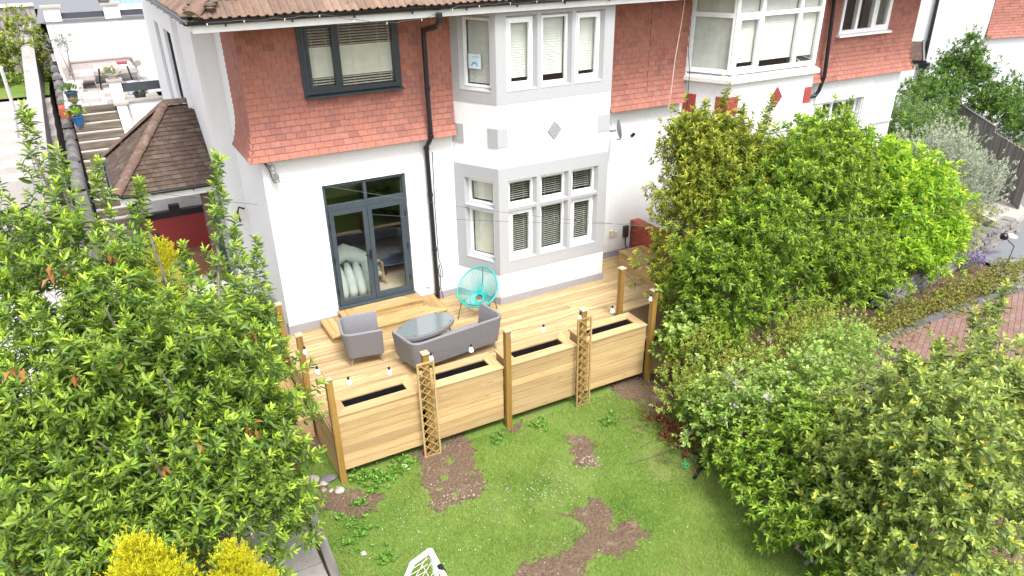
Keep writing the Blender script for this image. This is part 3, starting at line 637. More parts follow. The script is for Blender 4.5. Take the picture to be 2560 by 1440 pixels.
# ---- third house, end-on at the far right, turned to the road
H3 = thing('detached_house', 'white rendered house at the far right edge with a patch of red hung tiles', 'house', (27, 8, -.8))
speckle('shaded_white', (.70,.705,.72), (.6,.6,.6), 10, .3, .85, .1, .004, .3, .7)  # white render made greyer, the shade from its facing put into the colour
Pa, P0, Pb = Vector((23.2,9.5,0)), Vector((28.6,5.1,0)), Vector((33.7,4.0,0))
def quadwall(p, q, z0, z1, mat, name, th=.3):
    M, L = frame_of(p, q); return MB().box(0, L, 0, th, z0, z1).build(name, mat, H3, mtx=M), M, L
quadwall(Pa, P0, -.8, 7, 'shaded_white', 'wall'); wq, Mq, Lq = quadwall(P0, Pb, -.8, 7, 'shaded_white', 'wall')
fq = lambda u, z: (Mq @ Vector((u, -.03-bell(z, 2.63), z)), tuple((Mq.to_3x3() @ Vector((1,0,0)))), tuple((Mq.to_3x3() @ Vector((0,-1,0)))))
put_tiles('tile', hang_rows(2.63, 6.4, lambda z: .1-bell(z, 2.63)*.5, lambda z: Lq, [], fq), TILE, 'clay_tile', wq, 120)
Ms, Ls = frame_of(Pa, P0)
MB().tube([(5.0,-.10,6.5),(5.08,-.10,1.85)], .07, 8).lathe([(.10,0),(.20,.06),(.22,.25),(.12,.28)], (5.1,-.16,1.5), 10).tube([(5.1,-.10,1.55),(5.05,-.10,-.5)], .07, 8).build('downpipe', 'black_plastic', H3, mtx=Ms)
MB().add([(3.0,-.05,2.5),(4.86,-.05,2.5),(4.86,-.6,1.9),(3.0,-.6,1.9)], [(3,2,1,0)]).build('lean_to_roof', 'porch_tile', H3, mtx=Ms)
MB().box(3.0, 5.0, -.66, -.59, 1.78, 1.90).bar((4.9,-.04,2.54), (4.9,-.66,1.88), .07, .07).build('lean_to_edge', 'black_plastic', H3, mtx=Ms)
MB().box(3.0, 4.7, -.55, 0, -.8, 1.82).build('lean_to_wall', 'shaded_white', H3, mtx=Ms)
MB().box(5.8, 6.05, -.01, .02, 3.55, 3.70).build('air_brick', 'worn_white', H3, mtx=Ms)
# ================================================================ ground
GZ = -.82
speckle('soil', (.175,.115,.08), (.27,.195,.14), 26, 2.2, .95, .9, .03, .85, 3.2)
def lawnmat():
    a = N('lawn_ground'); v = a.coord(rnd=False); n1 = a.noise(v, .9, 6, .65); n2 = a.noise(v, 30, 4)
    c = a.ramp(n1, [(.30, (.095,.165,.028)), (.52, (.14,.21,.045)), (.68, (.18,.20,.065)), (.84, (.20,.17,.095))])
    a.out(a.mix(.4, c, a.ramp(n2, [(.3, (.25,.25,.25)), (.7, (.75,.75,.75))]), 'OVERLAY'), .95, 0, .1); a.bump(n2, .6, .02)
lawnmat()
speckle('paving', (0.344,0.316,0.291), (0.205,0.180,0.156), 16, .8, .85, .25, .005, .55, 2.2)
speckle('pale_paving', (.43,.40,.38), (.30,.27,.25), 14, .4, .8, .2, .004, .5, 1.5)
speckle('asphalt', (0.180,0.184,0.197), (0.139,0.139,0.148), 60, .6, .95, .3, .004, .4, 1)
speckle('stone', (0.172,0.164,0.164), (0.082,0.078,0.074), 20, 1, .9, .6, .01, .5, 5)
speckle('pale_stone', (0.410,0.369,0.328), (0.262,0.221,0.180), 18, .8, .9, .5, .01, .5, 6)
speckle('slate', (0.246,0.246,0.250), (0.164,0.164,0.172), 16, .5, .7, .3, .005, .4, 4)
def sheet(mb, x0, x1, y0, y1, z): return mb.add([(x0,y0,z),(x1,y0,z),(x1,y1,z),(x0,y1,z)], [(0,1,2,3)])
sheet(MB(), -300, 300, -300, 300, GZ-.03).build('ground', 'soil', kind='structure')
LAWN = [(-.02,-3.4),(-.12,-7),(-.3,-13.5),(9,-13.5),(7.5,-9),(6.3,-7),(6.2,-5.4),(6.6,-4.2),(6.5,-2.6),(.4,-2.6),(.1,-3.0)]
MB().add([(x,y,GZ) for x, y in LAWN], [tuple(range(len(LAWN)))]).build('lawn', 'lawn_ground', kind='structure')
def rough_poly(P, z, amp=.05, sub=6, seed=0):
    rg = random.Random(seed); out = []
    for (a, b), (c, d) in zip(P, P[1:]+P[:1]):
        for k in range(sub): t = k/sub; out.append((a+(c-a)*t+rg.uniform(-amp,amp), b+(d-b)*t+rg.uniform(-amp,amp), z))
    return out
SOIL = [[(1.80,-3.45),(2.62,-3.35),(2.72,-3.5),(2.50,-4.3),(2.43,-4.74),(2.1,-4.92),(1.5,-4.86),(1.55,-4.3)],
        [(4.12,-4.30),(4.38,-4.36),(4.36,-4.75),(4.16,-5.2),(3.9,-5.12),(3.96,-4.66)],
        [(3.06,-5.84),(3.77,-5.77),(3.63,-6.36),(3.95,-6.50),(3.81,-6.86),(3.39,-6.88),(2.97,-6.76),(2.52,-6.98),(1.6,-6.85),(1.55,-6.45),(2.53,-6.40),(2.93,-6.45),(3.2,-6.3),(3.18,-6.05)],
        [(5.55,-3.3),(6.5,-3.2),(6.6,-4.1),(5.85,-4.7),(5.7,-4.2)],
        [(.15,-3.45),(.50,-3.65),(.95,-4.15),(.75,-4.45),(.3,-4.3),(.05,-4.0)],
        [(3.30,-3.58),(3.62,-3.56),(3.60,-3.72),(3.38,-3.74)]]
soil_objs = []
def soil_mesh(P, z, seed, st=.035):
    """crumbly ground: small jittered cells kept where they fall inside the ragged outline"""
    rg_ = np.random.default_rng(seed); A_ = np.array(P); x0, y0 = A_.min(0)-.1; x1, y1 = A_.max(0)+.1; nx, ny = int((x1-x0)/st), int((y1-y0)/st)
    gx, gy = np.meshgrid(x0+np.arange(nx+1)*st, y0+np.arange(ny+1)*st, indexing='ij'); ph = rg_.uniform(0,6.28,(8,3)); fr = rg_.uniform(2,16,(8,2)); nzv = sum(np.sin(gx*fr[k,0]+ph[k,0])*np.sin(gy*fr[k,1]+ph[k,1]) for k in range(8))/3
    gz = z+.010*nzv+np.abs(rg_.normal(0,.007,gx.shape))+.02*(rg_.random(gx.shape) < .02); gx = gx+rg_.uniform(-.012,.012,gx.shape); gy = gy+rg_.uniform(-.012,.012,gy.shape); V = np.stack([gx,gy,gz],-1).reshape(-1,3)
    cx = x0+(np.arange(nx)+.5)*st; cy = y0+(np.arange(ny)+.5)*st; F = []
    for a in range(nx):
        for b in range(ny):
            wx = .05*math.sin(cy[b]*9+seed)+.03*math.sin(cy[b]*23+cx[a]*7)+rg_.normal(0,.022); wy = .05*math.sin(cx[a]*8+seed*2)+.03*math.sin(cx[a]*21+cy[b]*9)+rg_.normal(0,.022)
            if inside(P, cx[a]+wx, cy[b]+wy): k = a*(ny+1)+b; F.append((k, k+ny+1, k+ny+2, k+1))
    m = bpy.data.meshes.new('soil_patch'); m.from_pydata(V.tolist(), [], F); m.update(); b_ = bmesh.new(); b_.from_mesh(m); bmesh.ops.delete(b_, geom=[v for v in b_.verts if not v.link_faces], context='VERTS'); b_.to_mesh(m); b_.free(); return m
def inside(P, x, y):
    c = False; j = len(P)-1
    for i in range(len(P)):
        if (P[i][1] > y) != (P[j][1] > y) and x < (P[j][0]-P[i][0])*(y-P[i][1])/(P[j][1]-P[i][1])+P[i][0]: c = not c
        j = i
    return c
for i, P in enumerate(SOIL): soil_objs.append(obj('soil_patch', soil_mesh(P, GZ+.004+i*.0005, i+1), 'soil', kind='structure'))
# ---- path of slabs with a kerb sleeper at the lawn's edge
pth = sheet(MB(), -1.6, -.20, -13, -1.0, GZ+.004).build('path', plain('joint', (.10,.085,.075), .95), kind='structure')
y = -13.0; rg = random.Random(9); k = 0
while y < -1.2:
    h = rg.choice((.45,.6,.6,.75)); cut = -.20-rg.choice((.62,.45,.9))
    for a, b in ((-1.6, cut), (cut, -.20)):
        MB().box(a+.008, b-.008, y+.008, min(y+h, -1.0)-.008, GZ, GZ+.035+rg.uniform(-.004,.004)).build('slab', 'paving', pth, bevel=.006)
    y += h
for i, (ya, yb, lab) in enumerate(((-3.75, -5.9, 'weathered grey sleeper edging the path beside the planters'), (-5.92, -8.2, 'weathered grey sleeper edging the path near the goal'))):
    MB().bar((-.06-.02*i, ya, GZ+.07), (-.16-.05*i, yb, GZ+.07), .12, .20).build('kerb_sleeper', 'grey_beam', bevel=.012, label=lab, cat='sleeper')
sheet(MB(), -1.62, .5, -1.0, 3.2, GZ+.008).build('side_path', 'paving', kind='structure')
sheet(MB(), -16, -1.62, 1.5, 14, GZ+.002).build('drive', 'pale_paving', kind='structure')
# ================================================================ deck
deck = thing('timber_deck', 'new pale timber deck of long boards in front of the house', 'deck', (.5,-3.5,GZ))
y = -3.46; rg = random.Random(2)
while y < -.02:
    y1 = min(y+.122, -.02)
    x0, x1 = .56, 8.62
    if y > -.9: segs = [(x0, 4.95 if y > -.86 else 8.62), (6.95, x1)] if y > -.86 else [(x0, x1)]
    else: segs = [(x0, x1)] if y > -2.4 else [(x0, 6.42)]
    for a, b in segs:
        c = rg.uniform(a+1.2, b-1.2) if b-a > 4 else None
        for p, q in (((a, c-.002), (c+.002, b)) if c else ((a, b),)):
            MB().box(p, q, y, y1-.005, -.03, 0).build('board', 'deck_wood', deck)
    y += .1255
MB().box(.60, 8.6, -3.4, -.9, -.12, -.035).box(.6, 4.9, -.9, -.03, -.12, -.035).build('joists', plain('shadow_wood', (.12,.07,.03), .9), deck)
for k in range(6): MB().box(.535, .558, -3.46, -.03, -.03-.135*(k+1)+.003, -.03-.135*k).build('skirt_board', 'board_wood_y', deck)
for x0, x1, n_ in ((.50,.535,'edge_rail'),): MB().box(.515, .556, -2.0, -.75, .0, .13).build('edge_rail', 'board_wood_y', deck, bevel=.004)
# side step down to the path and the dark well on the right
for k in range(5): MB().box(-.12+k*.125, -.12+k*.125+.12, -2.2, -.55, -.44, -.41).build('step_board', 'step_wood_y', deck)
MB().box(-.12, .50, -2.22, -2.20, -.82, -.41).box(-.14, -.12, -2.2, -.55, -.82, -.41).build('step_riser', 'board_wood', deck)
for k in range(9): MB().box(6.46, 7.7, -3.4+k*.125, -3.4+k*.125+.12, -.34, -.31).build('lower_board', 'step_wood', deck)
MB().box(6.46, 7.7, -3.44, -3.41, -.82, -.31).box(7.7, 7.73, -3.44, -2.3, -.82, -.31).box(6.44, 8.6, -2.33, -2.30, -.82, -.03).build('lower_riser', 'board_wood', deck)
# ---- two timber steps up to the doors
stp = thing('door_steps', 'two tier pale timber steps below the glazed garden doors', 'steps', (2.5,-.4,0))
def tier(x0, x1, yf, z0, z1, nb):
    for a in (0, 1):
        zz = z0+(z1-z0-.03)*a/2; MB().box(x0+.02, x1-.02, yf+.02, yf+.045, zz, zz+(z1-z0-.03)/2-.003).build('riser_board', 'step_wood', stp)
        MB().box(x0+.02, x0+.045, yf+.046, -.02, zz, zz+(z1-z0-.03)/2-.003).build('riser_board', 'step_wood_y', stp); MB().box(x1-.045, x1-.02, yf+.046, -.02, zz, zz+(z1-z0-.03)/2-.003).build('riser_board', 'step_wood_y', stp)
    w = .125; n = nb
    for k in range(n):      # mitred front boards, straight side boards
        y0 = yf+k*w; d0, d1 = k*w, (k+1)*w-.005
        MB().extr([(x0+d0,y0,z1-.028),(x1-d0,y0,z1-.028),(x1-d1,y0+w-.005,z1-.028),(x0+d1,y0+w-.005,z1-.028)], (0,0,.028)).build('tread_board', 'step_wood', stp)
        MB().extr([(x0+d0,y0+.004,z1-.028),(x0+d1,y0+w,z1-.028),(x0+d1,-.02,z1-.028),(x0+d0,-.02,z1-.028)], (0,0,.028)).build('tread_board', 'step_wood_y', stp)
        MB().extr([(x1-d0,y0+.004,z1-.028),(x1-d0,-.02,z1-.028),(x1-d1,-.02,z1-.028),(x1-d1,y0+w,z1-.028)], (0,0,.028)).build('tread_board', 'step_wood_y', stp)
    MB().box(x0+n*w, x1-n*w, yf+n*w, -.02, z0, z1-.004).build('step_core', 'step_wood', stp)
tier(1.35, 3.65, -.78, 0, .136, 3); tier(1.70, 3.31, -.40, .136, .262, 3)
# ---- planters along the front of the deck
place = ['left end, at the corner post', 'second from the left, in front of the sofa', 'third from the left, between tall post and trellis', 'right end, by the big shrubs']
plain('liner', (.010,.010,.012), .28, 0, .3)
for i, (xa, xb) in enumerate(((.62, 1.935), (2.105, 3.365), (3.50, 4.785), (4.965, 6.26))):
    pl = thing('planter_box', 'long empty timber planter with black liner, '+place[i], 'planter', ((xa+xb)/2,-3.2,GZ), 'planters along the deck front')
    for k in range(7): MB().box(xa, xb, -3.525, -3.50, .335-.141*(k+1)+.007, .335-.141*k).build('board', 'groove_wood', pl, mtx=Matrix.Translation((0,-.003*(k % 2)-.001*((k*7+i) % 3),0)))
    for k in range(3):
        MB().box(xa+.02, xb-.02, -3.035, -3.01, .335-.112*(k+1)+.003, .335-.112*k).build('board', 'board_wood', pl)
        MB().box(xa, xa+.025, -3.499, -3.036, .335-.112*(k+1)+.003, .335-.112*k).build('board', 'board_wood_y', pl); MB().box(xb-.025, xb, -3.499, -3.036, .335-.112*(k+1)+.003, .335-.112*k).build('board', 'board_wood_y', pl)
    y0, y1, fwd = -3.545, -2.985, .175; a, b = xa-.01, xb+.01; z = .337; t = .030
    MB().extr([(a,y0,z),(b,y0,z),(b-fwd,y0+fwd,z),(a+fwd,y0+fwd,z)], (0,0,t)).build('frame_board', 'board_wood', pl, bevel=.003)
    MB().extr([(a,y1,z),(a+fwd,y1-fwd,z),(b-fwd,y1-fwd,z),(b,y1,z)], (0,0,t)).build('frame_board', 'board_wood', pl, bevel=.003)
    MB().extr([(a,y0+.002,z),(a+fwd-.002,y0+fwd,z),(a+fwd-.002,y1-fwd,z),(a,y1-.002,z)], (0,0,t)).build('frame_board', 'board_wood_y', pl, bevel=.003)
    MB().extr([(b,y0+.002,z),(b,y1-.002,z),(b-fwd+.002,y1-fwd,z),(b-fwd+.002,y0+fwd,z)], (0,0,t)).build('frame_board', 'board_wood_y', pl, bevel=.003)
    # crumpled sheet liner
    rg = random.Random(40+i); nx, ny = 26, 9; V = []; F = []
    for q in range(nx+1):
        for r in range(ny+1):
            u = r/ny; x = a+fwd+.01+(b-a-2*fwd-.02)*q/nx; yy = y0+fwd+.005+(y1-y0-2*fwd-.01)*u; dep = .22*math.sin(math.pi*u)**.5+.03
            V.append((x, yy, z-dep+rg.uniform(-.035,.035)*min(1, 4*math.sin(math.pi*u)) if 0 < r < ny else z-.005))
    for q in range(nx):
        for r in range(ny): k = q*(ny+1)+r; F.append((k, k+ny+1, k+ny+2, k+1))
    MB().add(V, F).build('liner', 'liner', pl)
# ---- posts with caps
def post(x, y, z0, z1, label, rot=0):
    w_ = .048; p = thing('timber_post', label, 'post', (x,y,z0), 'square timber posts round the deck')
    MB().box(x-w_, x+w_, y-w_, y+w_, z0, z1).build('shaft', 'post_wood', p, bevel=.006)
    c = w_+.012; MB().add([(x-c,y-c,z1),(x+c,y-c,z1),(x+c,y+c,z1),(x-c,y+c,z1),(x-c,y-c,z1+.022),(x+c,y-c,z1+.022),(x+c,y+c,z1+.022),(x-c,y+c,z1+.022),(x,y,z1+.05)], [(3,2,1,0),(0,1,5,4),(1,2,6,5),(2,3,7,6),(3,0,4,7),(4,5,8),(5,6,8),(6,7,8),(7,4,8)]).build('cap', 'cap_wood', p)
post(.56,-3.56, GZ-.1, 1.02, 'timber post at the near left corner of the deck, standing in the stones')
post(2.03,-3.565, GZ-.1, 1.02, 'timber post behind the left trellis')
post(3.43,-3.565, GZ-.1, 1.02, 'bare timber post between the second and third planters')
post(4.87,-3.565, GZ-.1, 1.02, 'timber post behind the right trellis')
post(6.34,-3.57, GZ-.1, 1.02, 'timber post at the right end of the planters against the shrubs')
post(6.42,-2.52, -.3, 1.02, 'timber post standing alone behind the right end planter')
post(.54,-2.06, -.3, 1.02, 'timber post on the left edge of the deck beside the armchair')
post(.52,-.80, -.3, 1.02, 'timber post at the left edge of the deck close to the house')
# ---- trellis panels
for x0, lab in ((1.862, 'narrow diamond trellis panel leaning on the left front post'), (4.725, 'narrow diamond trellis panel leaning on the right front post')):
    t = thing('trellis_panel', lab, 'trellis', (x0+.14,-3.66,GZ), 'trellis panels'); W, Hh = .285, 1.72
    M = Matrix.Translation((x0,-3.655,GZ)) @ Matrix.Rotation(rad(-1.2),4,'X')
    for a, b in ((0,.026), (W-.026, W)): MB().box(a, b, -.013, .013, 0, Hh).build('stile', 'trellis_wood', t, mtx=M)
    for a, b in ((0,.026), (Hh-.026, Hh)): MB().box(.026, W-.026, -.012, .012, a, b).build('rail', 'trellis_wood', t, mtx=M)
    st = .148; k = -2
    while k*st < Hh:
        for s in (1, -1):
            z0_ = k*st; xa, xb = .02, W-.02; za, zb = (z0_, z0_+(xb-xa)) if s == 1 else (z0_+(xb-xa), z0_)
            # clip to frame
            pts = [Vector((xa,.007*s,za)), Vector((xb,.007*s,zb))]; d = pts[1]-pts[0]
            t0, t1 = 0., 1.
            for lim, sg in ((.015, 1), (Hh-.015, -1)):
                f0, f1 = sg*(pts[0].z-lim), sg*(pts[1].z-lim)
                if f0 < 0 and f1 < 0: t1 = -1
                elif f0 < 0: t0 = max(t0, f0/(f0-f1))
                elif f1 < 0: t1 = min(t1, f0/(f0-f1))
            if t1-t0 > .15: MB().bar(pts[0]+d*t0, pts[0]+d*t1, .011, .018, (0,1,0)).build('slat', 'trellis_wood', t, mtx=M)
        k += 1
# ---- festoon lights
fl_ = thing('festoon_lights', 'string of white festoon bulbs slung between the deck posts', 'string lights', (3.4,-3.5,1.0))
node = [(.54,-2.06,.99),(.56,-3.53,1.0),(2.03,-3.53,1.0),(3.43,-3.53,1.0),(4.87,-3.53,1.0),(6.34,-3.53,.98),(6.42,-2.56,.97),(8.6,-2.2,1.2)]
BULB = [[.18,.62], [.2,.62], [.08,.56], [.05,.48], [-.05,.42], [-.02], [.5]]
plain('bulb_white', (.85,.86,.88), .25, 0, .02); cab = []
for i, (p, q) in enumerate(zip(node, node[1:])):
    p, q = Vector(p), Vector(q); sag = .045*(q-p).length
    f = lambda t: p+(q-p)*t-Vector((0,0,1))*sag*4*t*(1-t)
    MB().tube([f(k/14) for k in range(15)], .003, 5).build('cable', 'wire', fl_)
    for t in BULB[i]:
        c = f(max(t, .03) if t > 0 else .02)-Vector((0,0,.012)) if t > 0 else p+Vector((-.05,-.02,-.03))
        b = MB().lathe([(.014,-.135),(.036,-.118),(.042,-.10),(.033,-.062),(.020,-.03)], c, 12).build('bulb', 'bulb_white', fl_, smooth=True)
        MB().lathe([(.019,-.034),(.020,.0),(.014,.012)], c, 10).build('socket', 'black_plastic', b)
# ================================================================ furniture on the deck
def rattan(name, col):
    a = N(name); tc = a.coord((1,1,1), rnd=False); ch = a.n('TexBrick'); ch.inputs['Scale'].default_value = 26; ch.inputs['Mortar Size'].default_value = .05
    ch.inputs['Color1'].default_value = (*col, 1); ch.inputs['Color2'].default_value = (*[c*1.18 for c in col], 1); ch.inputs['Mortar'].default_value = (*[c*.45 for c in col], 1)
    mp = a.n('Mapping'); mp.inputs['Rotation'].default_value = (rad(90),0,0); a.l(tc, mp.inputs['Vector']); a.l(mp.outputs[0], ch.inputs['Vector'])
    a.out(ch.outputs['Color'], .55); a.bump(ch.outputs['Fac'], .3, -.004)
rattan('rattan', (0.215,0.210,0.225)); plain('chair_leg', (0.271,0.254,0.238), .45, .2); plain('seat_pad', (0.197,0.197,0.205), .9, 0, .1)
def shell_seat(name, label, cat, corner, ex, ey, L, Dp, zb=.17, zt=.66, th=.055, flare=.07, arm_l=True, arm_r=True):
    """U shaped woven shell: back along local x (0..L) at y=0, arms run to y=Dp"""
    c = Vector((*corner, 0)); ex = Vector((*ex, 0)).normalized(); ey = Vector((*ey, 0)).normalized()
    t = thing(name, label, cat, tuple(c+ex*L/2+ey*Dp/2)); W3 = lambda x, y, z: c+ex*x+ey*y+Vector((0,0,z))
    r = .10; path = []
    path.append((0, Dp)); path.append((0, r))
    for k in range(1, 6): a = math.pi/2*k/6; path.append((r-r*math.cos(a), r-r*math.sin(a)))
    path.append((r, 0)); path.append((L-r, 0))
    for k in range(1, 6): a = math.pi/2*k/6; path.append((L-r+r*math.sin(a), r-r*math.cos(a)))
    path.append((L, r)); path.append((L, Dp))
    n = len(path); mid = Vector((L/2, Dp*.55)); rows = []
    def off(i, d):
        p = Vector(path[i]); a = Vector(path[max(i-1,0)]); b = Vector(path[min(i+1,n-1)]); tg = (b-a).normalized(); nn = Vector((-tg.y, tg.x)); return p+nn*d
    prof_ = []
    for z, o in ((zb, 0), (zb+.2, -flare*.45), (zt-.015, -flare), (zt, -flare+.012), (zt, -flare+th-.012), (zt-.015, -flare+th), (zb+.2, -flare*.45+th), (zb, th)): prof_.append((z, o))
    m = MB(); vs = []
    for i in range(n):
        for z, o in prof_: q = off(i, o); vs.append(W3(q.x, q.y, z))
    k_ = len(prof_); fs = [(i*k_+j, i*k_+(j+1)%k_, (i+1)*k_+(j+1)%k_, (i+1)*k_+j) for i in range(n-1) for j in range(k_)]+[tuple(range(k_)), tuple((n-1)*k_+j for j in range(k_-1,-1,-1))]
    m.add(vs, fs).build('shell', 'rattan', t, smooth=True)
    a = [W3(x, y, zb) for x, y in ((th+.004,th+.004),(L-th-.004,th+.004),(L-th-.004,Dp),(th+.004,Dp))]
    MB().extr(a, (0,0,.14)).build('seat', 'rattan', t)
    for x, y, dx, dy in ((.10,.10,-.05,-.05),(L-.10,.10,.05,-.05),(.10,Dp-.08,-.05,.05),(L-.10,Dp-.08,.05,.05)):
        MB().tube([W3(x,y,zb+.02), W3(x+dx,y+dy,0)], [.024,.015], 8).build('leg', 'chair_leg', t, smooth=True)
    return t
# armchair: back to the left, opening towards the table
ang = Vector((.66,-.105)).normalized(); per = Vector((.15,.72)).normalized()
shell_seat('rattan_armchair', 'grey woven rattan armchair standing in front of the door steps', 'armchair', (1.47,-1.12), -per, ang, .62, .62)
shell_seat('rattan_sofa', 'long grey woven rattan sofa turned with its back to the planters', 'sofa', (2.235,-2.60), (1.69,.19), (-.10,.56), 1.68, .60, zb=.16)
# oval table
tb = thing('oval_table', 'oval grey wicker coffee table with glass top beside the sofa', 'table', (2.83,-1.66,0)); ctr = Vector((2.80,-1.68)); ea = Vector((.965,.26)); eb = Vector((-.26,.965)); ra, rb_ = .60, .345
def oval(s, z, n=40): return [Vector((*(ctr+ea*ra*s*math.cos(2*math.pi*k/n)+eb*(rb_+ra*(s-1))*math.sin(2*math.pi*k/n)), z)) for k in range(n)]
m = MB(); n = 40; vs = oval(.93,.36)+oval(1.0,.365)+oval(1.01,.395)+oval(1.0,.425)+oval(.94,.428)
m.add(vs, [(i*n+j, i*n+(j+1)%n, (i+1)*n+(j+1)%n, (i+1)*n+j) for i in range(4) for j in range(n)]+[tuple(range(n-1,-1,-1)), tuple(range(4*n,5*n))]).build('table_rim', 'rattan', tb, smooth=True)
plain('smoked_glass', (0.164,0.193,0.197), .06, 0, .03, spec=.8)
m = MB(); vs = oval(.955,.430)+oval(.955,.438); m.add(vs, [(j,(j+1)%n,(j+1)%n+n,j+n) for j in range(n)]+[tuple(range(n,2*n))]).build('glass_top', 'smoked_glass', tb)
for sx, sy in ((1,1),(1,-1),(-1,1),(-1,-1)):
    p = ctr+ea*ra*.58*sx+eb*rb_*.55*sy; q = ctr+ea*ra*.80*sx+eb*rb_*.78*sy
    MB().tube([(p.x,p.y,.37),(q.x,q.y,0)], [.020,.013], 8).build('leg', 'chair_leg', tb, smooth=True)
    p = ctr+ea*ra*.74*sx*.9+eb*rb_*.6*sy; MB().lathe([(.012,.438),(.012,.444),(0,.445)], (p.x,p.y,0), 8).build('glass_stud', 'black_plastic', tb)
# corded egg chair
ac = thing('cord_chair', 'turquoise corded egg shaped lounge chair by the bay window', 'chair', (4.12,-1.0,0)); plain('turquoise_cord', (0.012,0.344,0.328), .45, 0, .1); plain('chair_steel', (0.164,0.164,0.160), .4, .6)
fwd_ = Vector((-.72,-.69,0)).normalized(); rgt = Vector((-fwd_.y, fwd_.x, 0)); c0 = Vector((4.17,-1.02,0))
rim = []; hub = []; nn_ = 48
for k in range(nn_):
    a = 2*math.pi*k/nn_; u_ = math.cos(a); v_ = math.sin(a)                # u: front(+)..back(-)
    h_ = .565-.275*u_+.015*math.cos(2*a); p = c0+fwd_*(.33*u_)+rgt*(.39*v_*(1+.06*u_))+Vector((0,0,h_)); rim.append(p)
    hub.append(c0+fwd_*(-.05+.075*u_)+rgt*.085*v_+Vector((0,0,.315-.05*u_)))
MB().tube(rim+[rim[0]], .016, 8, False).build('rim', 'turquoise_cord', ac, smooth=True)
MB().tube(hub+[hub[0]], .013, 8, False).build('hub_ring', 'turquoise_cord', ac, smooth=True)
cm = MB()
for k in range(72):
    i = k*nn_/72; a_, b_ = rim[int(i) % nn_], rim[(int(i)+1) % nn_]; p = a_+(b_-a_)*(i-int(i)); a_, b_ = hub[int(i) % nn_], hub[(int(i)+1) % nn_]; q = a_+(b_-a_)*(i-int(i))
    mid = (p+q)/2+Vector((0,0,-.055))+(c0+Vector((0,0,.35))-(p+q)/2)*-.04; cm.tube([p,(p+mid)/2+Vector((0,0,-.012)),mid,q], .0052, 4, False)
cords = cm.build('cords', 'turquoise_cord', ac); cords['kind'] = 'stuff'
feet = [c0+fwd_*.33+rgt*.30, c0+fwd_*.33-rgt*.30, c0-fwd_*.30+rgt*.28, c0-fwd_*.30-rgt*.28]; top = [c0+fwd_*.17+rgt*.27+Vector((0,0,.32)), c0+fwd_*.17-rgt*.27+Vector((0,0,.32)), c0-fwd_*.20+rgt*.24+Vector((0,0,.36)), c0-fwd_*.20-rgt*.24+Vector((0,0,.36))]
for p, q in zip(feet, top): MB().tube([p, q], .011, 8).build('leg', 'chair_steel', ac, smooth=True)
for i, j in ((0,1),(2,3),(0,2),(1,3)): MB().tube([top[i]-Vector((0,0,.06)), top[j]-Vector((0,0,.06))], .010, 6).build('rail', 'chair_steel', ac)
MB().tube([c0-fwd_*.20+Vector((0,0,.26)), c0-fwd_*.325+Vector((0,0,.85))], .011, 8).build('back_bar', 'chair_steel', ac)
# ---- timber box seat and the brick end wall on the right
bx_ = thing('box_bench', 'timber box bench at the far right end of the deck against the white wall', 'bench', (8.2,-1.1,0))
for k in range(3): MB().box(7.86, 7.885, -1.80, -.52, .0+k*.11, .107+k*.11).build('side_board', 'board_wood_y', bx_); MB().box(7.89, 8.5, -.545, -.52, k*.11, .107+k*.11).build('side_board', 'board_wood', bx_)
for k in range(5): MB().box(7.85+k*.135, 7.85+k*.135+.13, -1.82, -.51, .332, .36).build('seat_board', 'board_wood_y', bx_)
bw = thing('brick_wall', 'low red brick wall running out from between the two houses', 'wall', (8.62,-1.0,-.8)); tilemat('red_brick', [(.36,.085,.05), (.42,.11,.06), (.33,.075,.05), (.40,.10,.07)], .85)
MB().box(8.525, 8.715, -2.2, -.003, -.8, .68).build('mortar_core', plain('mortar', (.20,.07,.05), .95), bw); me = MB().box(0,.21,0,.102,0,.064).mesh('brick')
for r in range(9):
    for k in range(10):
        yb = -2.2+k*.222+(.11 if r % 2 else 0)
        if yb+.21 > -.003: continue
        for xx in (8.512, 8.728): obj('brick', me, 'red_brick', bw, Matrix(((0,1 if xx < 8.6 else -1,0,xx),(1,0,0,yb),(0,0,1,.02+r*.0745),(0,0,0,1))) @ Matrix.Scale(.35 ,4,(0,1,0)))
me2 = MB().box(0,.23,0,.066,0,.104).mesh('brick')
for k in range(29): obj('brick', me2, 'red_brick', bw, T(8.505, -2.2+k*.076, .682))
# ================================================================ the room behind the glazed doors
plain('mint_fabric', (.42,.47,.44), .9, 0, .08); plain('navy_fabric', (.018,.020,.030), .9, 0, .15); plain('grey_throw', (.07,.075,.085), .95, 0, .1); plain('light_oak', (.45,.28,.11), .5)
af = thing('channel_armchair', 'pale mint channel tufted lounge seat just inside the glazed door', 'armchair', (2.15,.7,.262))
for k in range(5):
    x = 1.80+k*.178; MB().tube([(x-.02,.30,.30),(x-.01,.31,.42),(x,.42,.58),(x+.03,.66,.68),(x+.06,.86,.76)], [.07,.088,.095,.09,.06], 12).build('cushion', 'mint_fabric', af, smooth=2)
MB().tube([(1.86,.98,.74),(2.06,.99,.90),(2.24,.99,.98),(2.42,.96,.88),(2.60,.92,.78),(2.70,.84,.62)], [.12,.17,.17,.17,.15,.10], 12).build('backrest', 'mint_fabric', af, smooth=2)
MB().box(1.72, 2.62, .45, 1.05, .34, .56).build('base', 'mint_fabric', af, bevel=.05)
for x, y in ((1.78,.5),(2.56,.5),(1.78,1.0),(2.56,1.0)): MB().tube([(x,y,.36),(x,y,.262)], .02, 8).build('leg', 'light_oak', af)
wc = thing('bentwood_chair', 'small bentwood armed chair seen through the right door leaf', 'chair', (2.86,.75,.262))
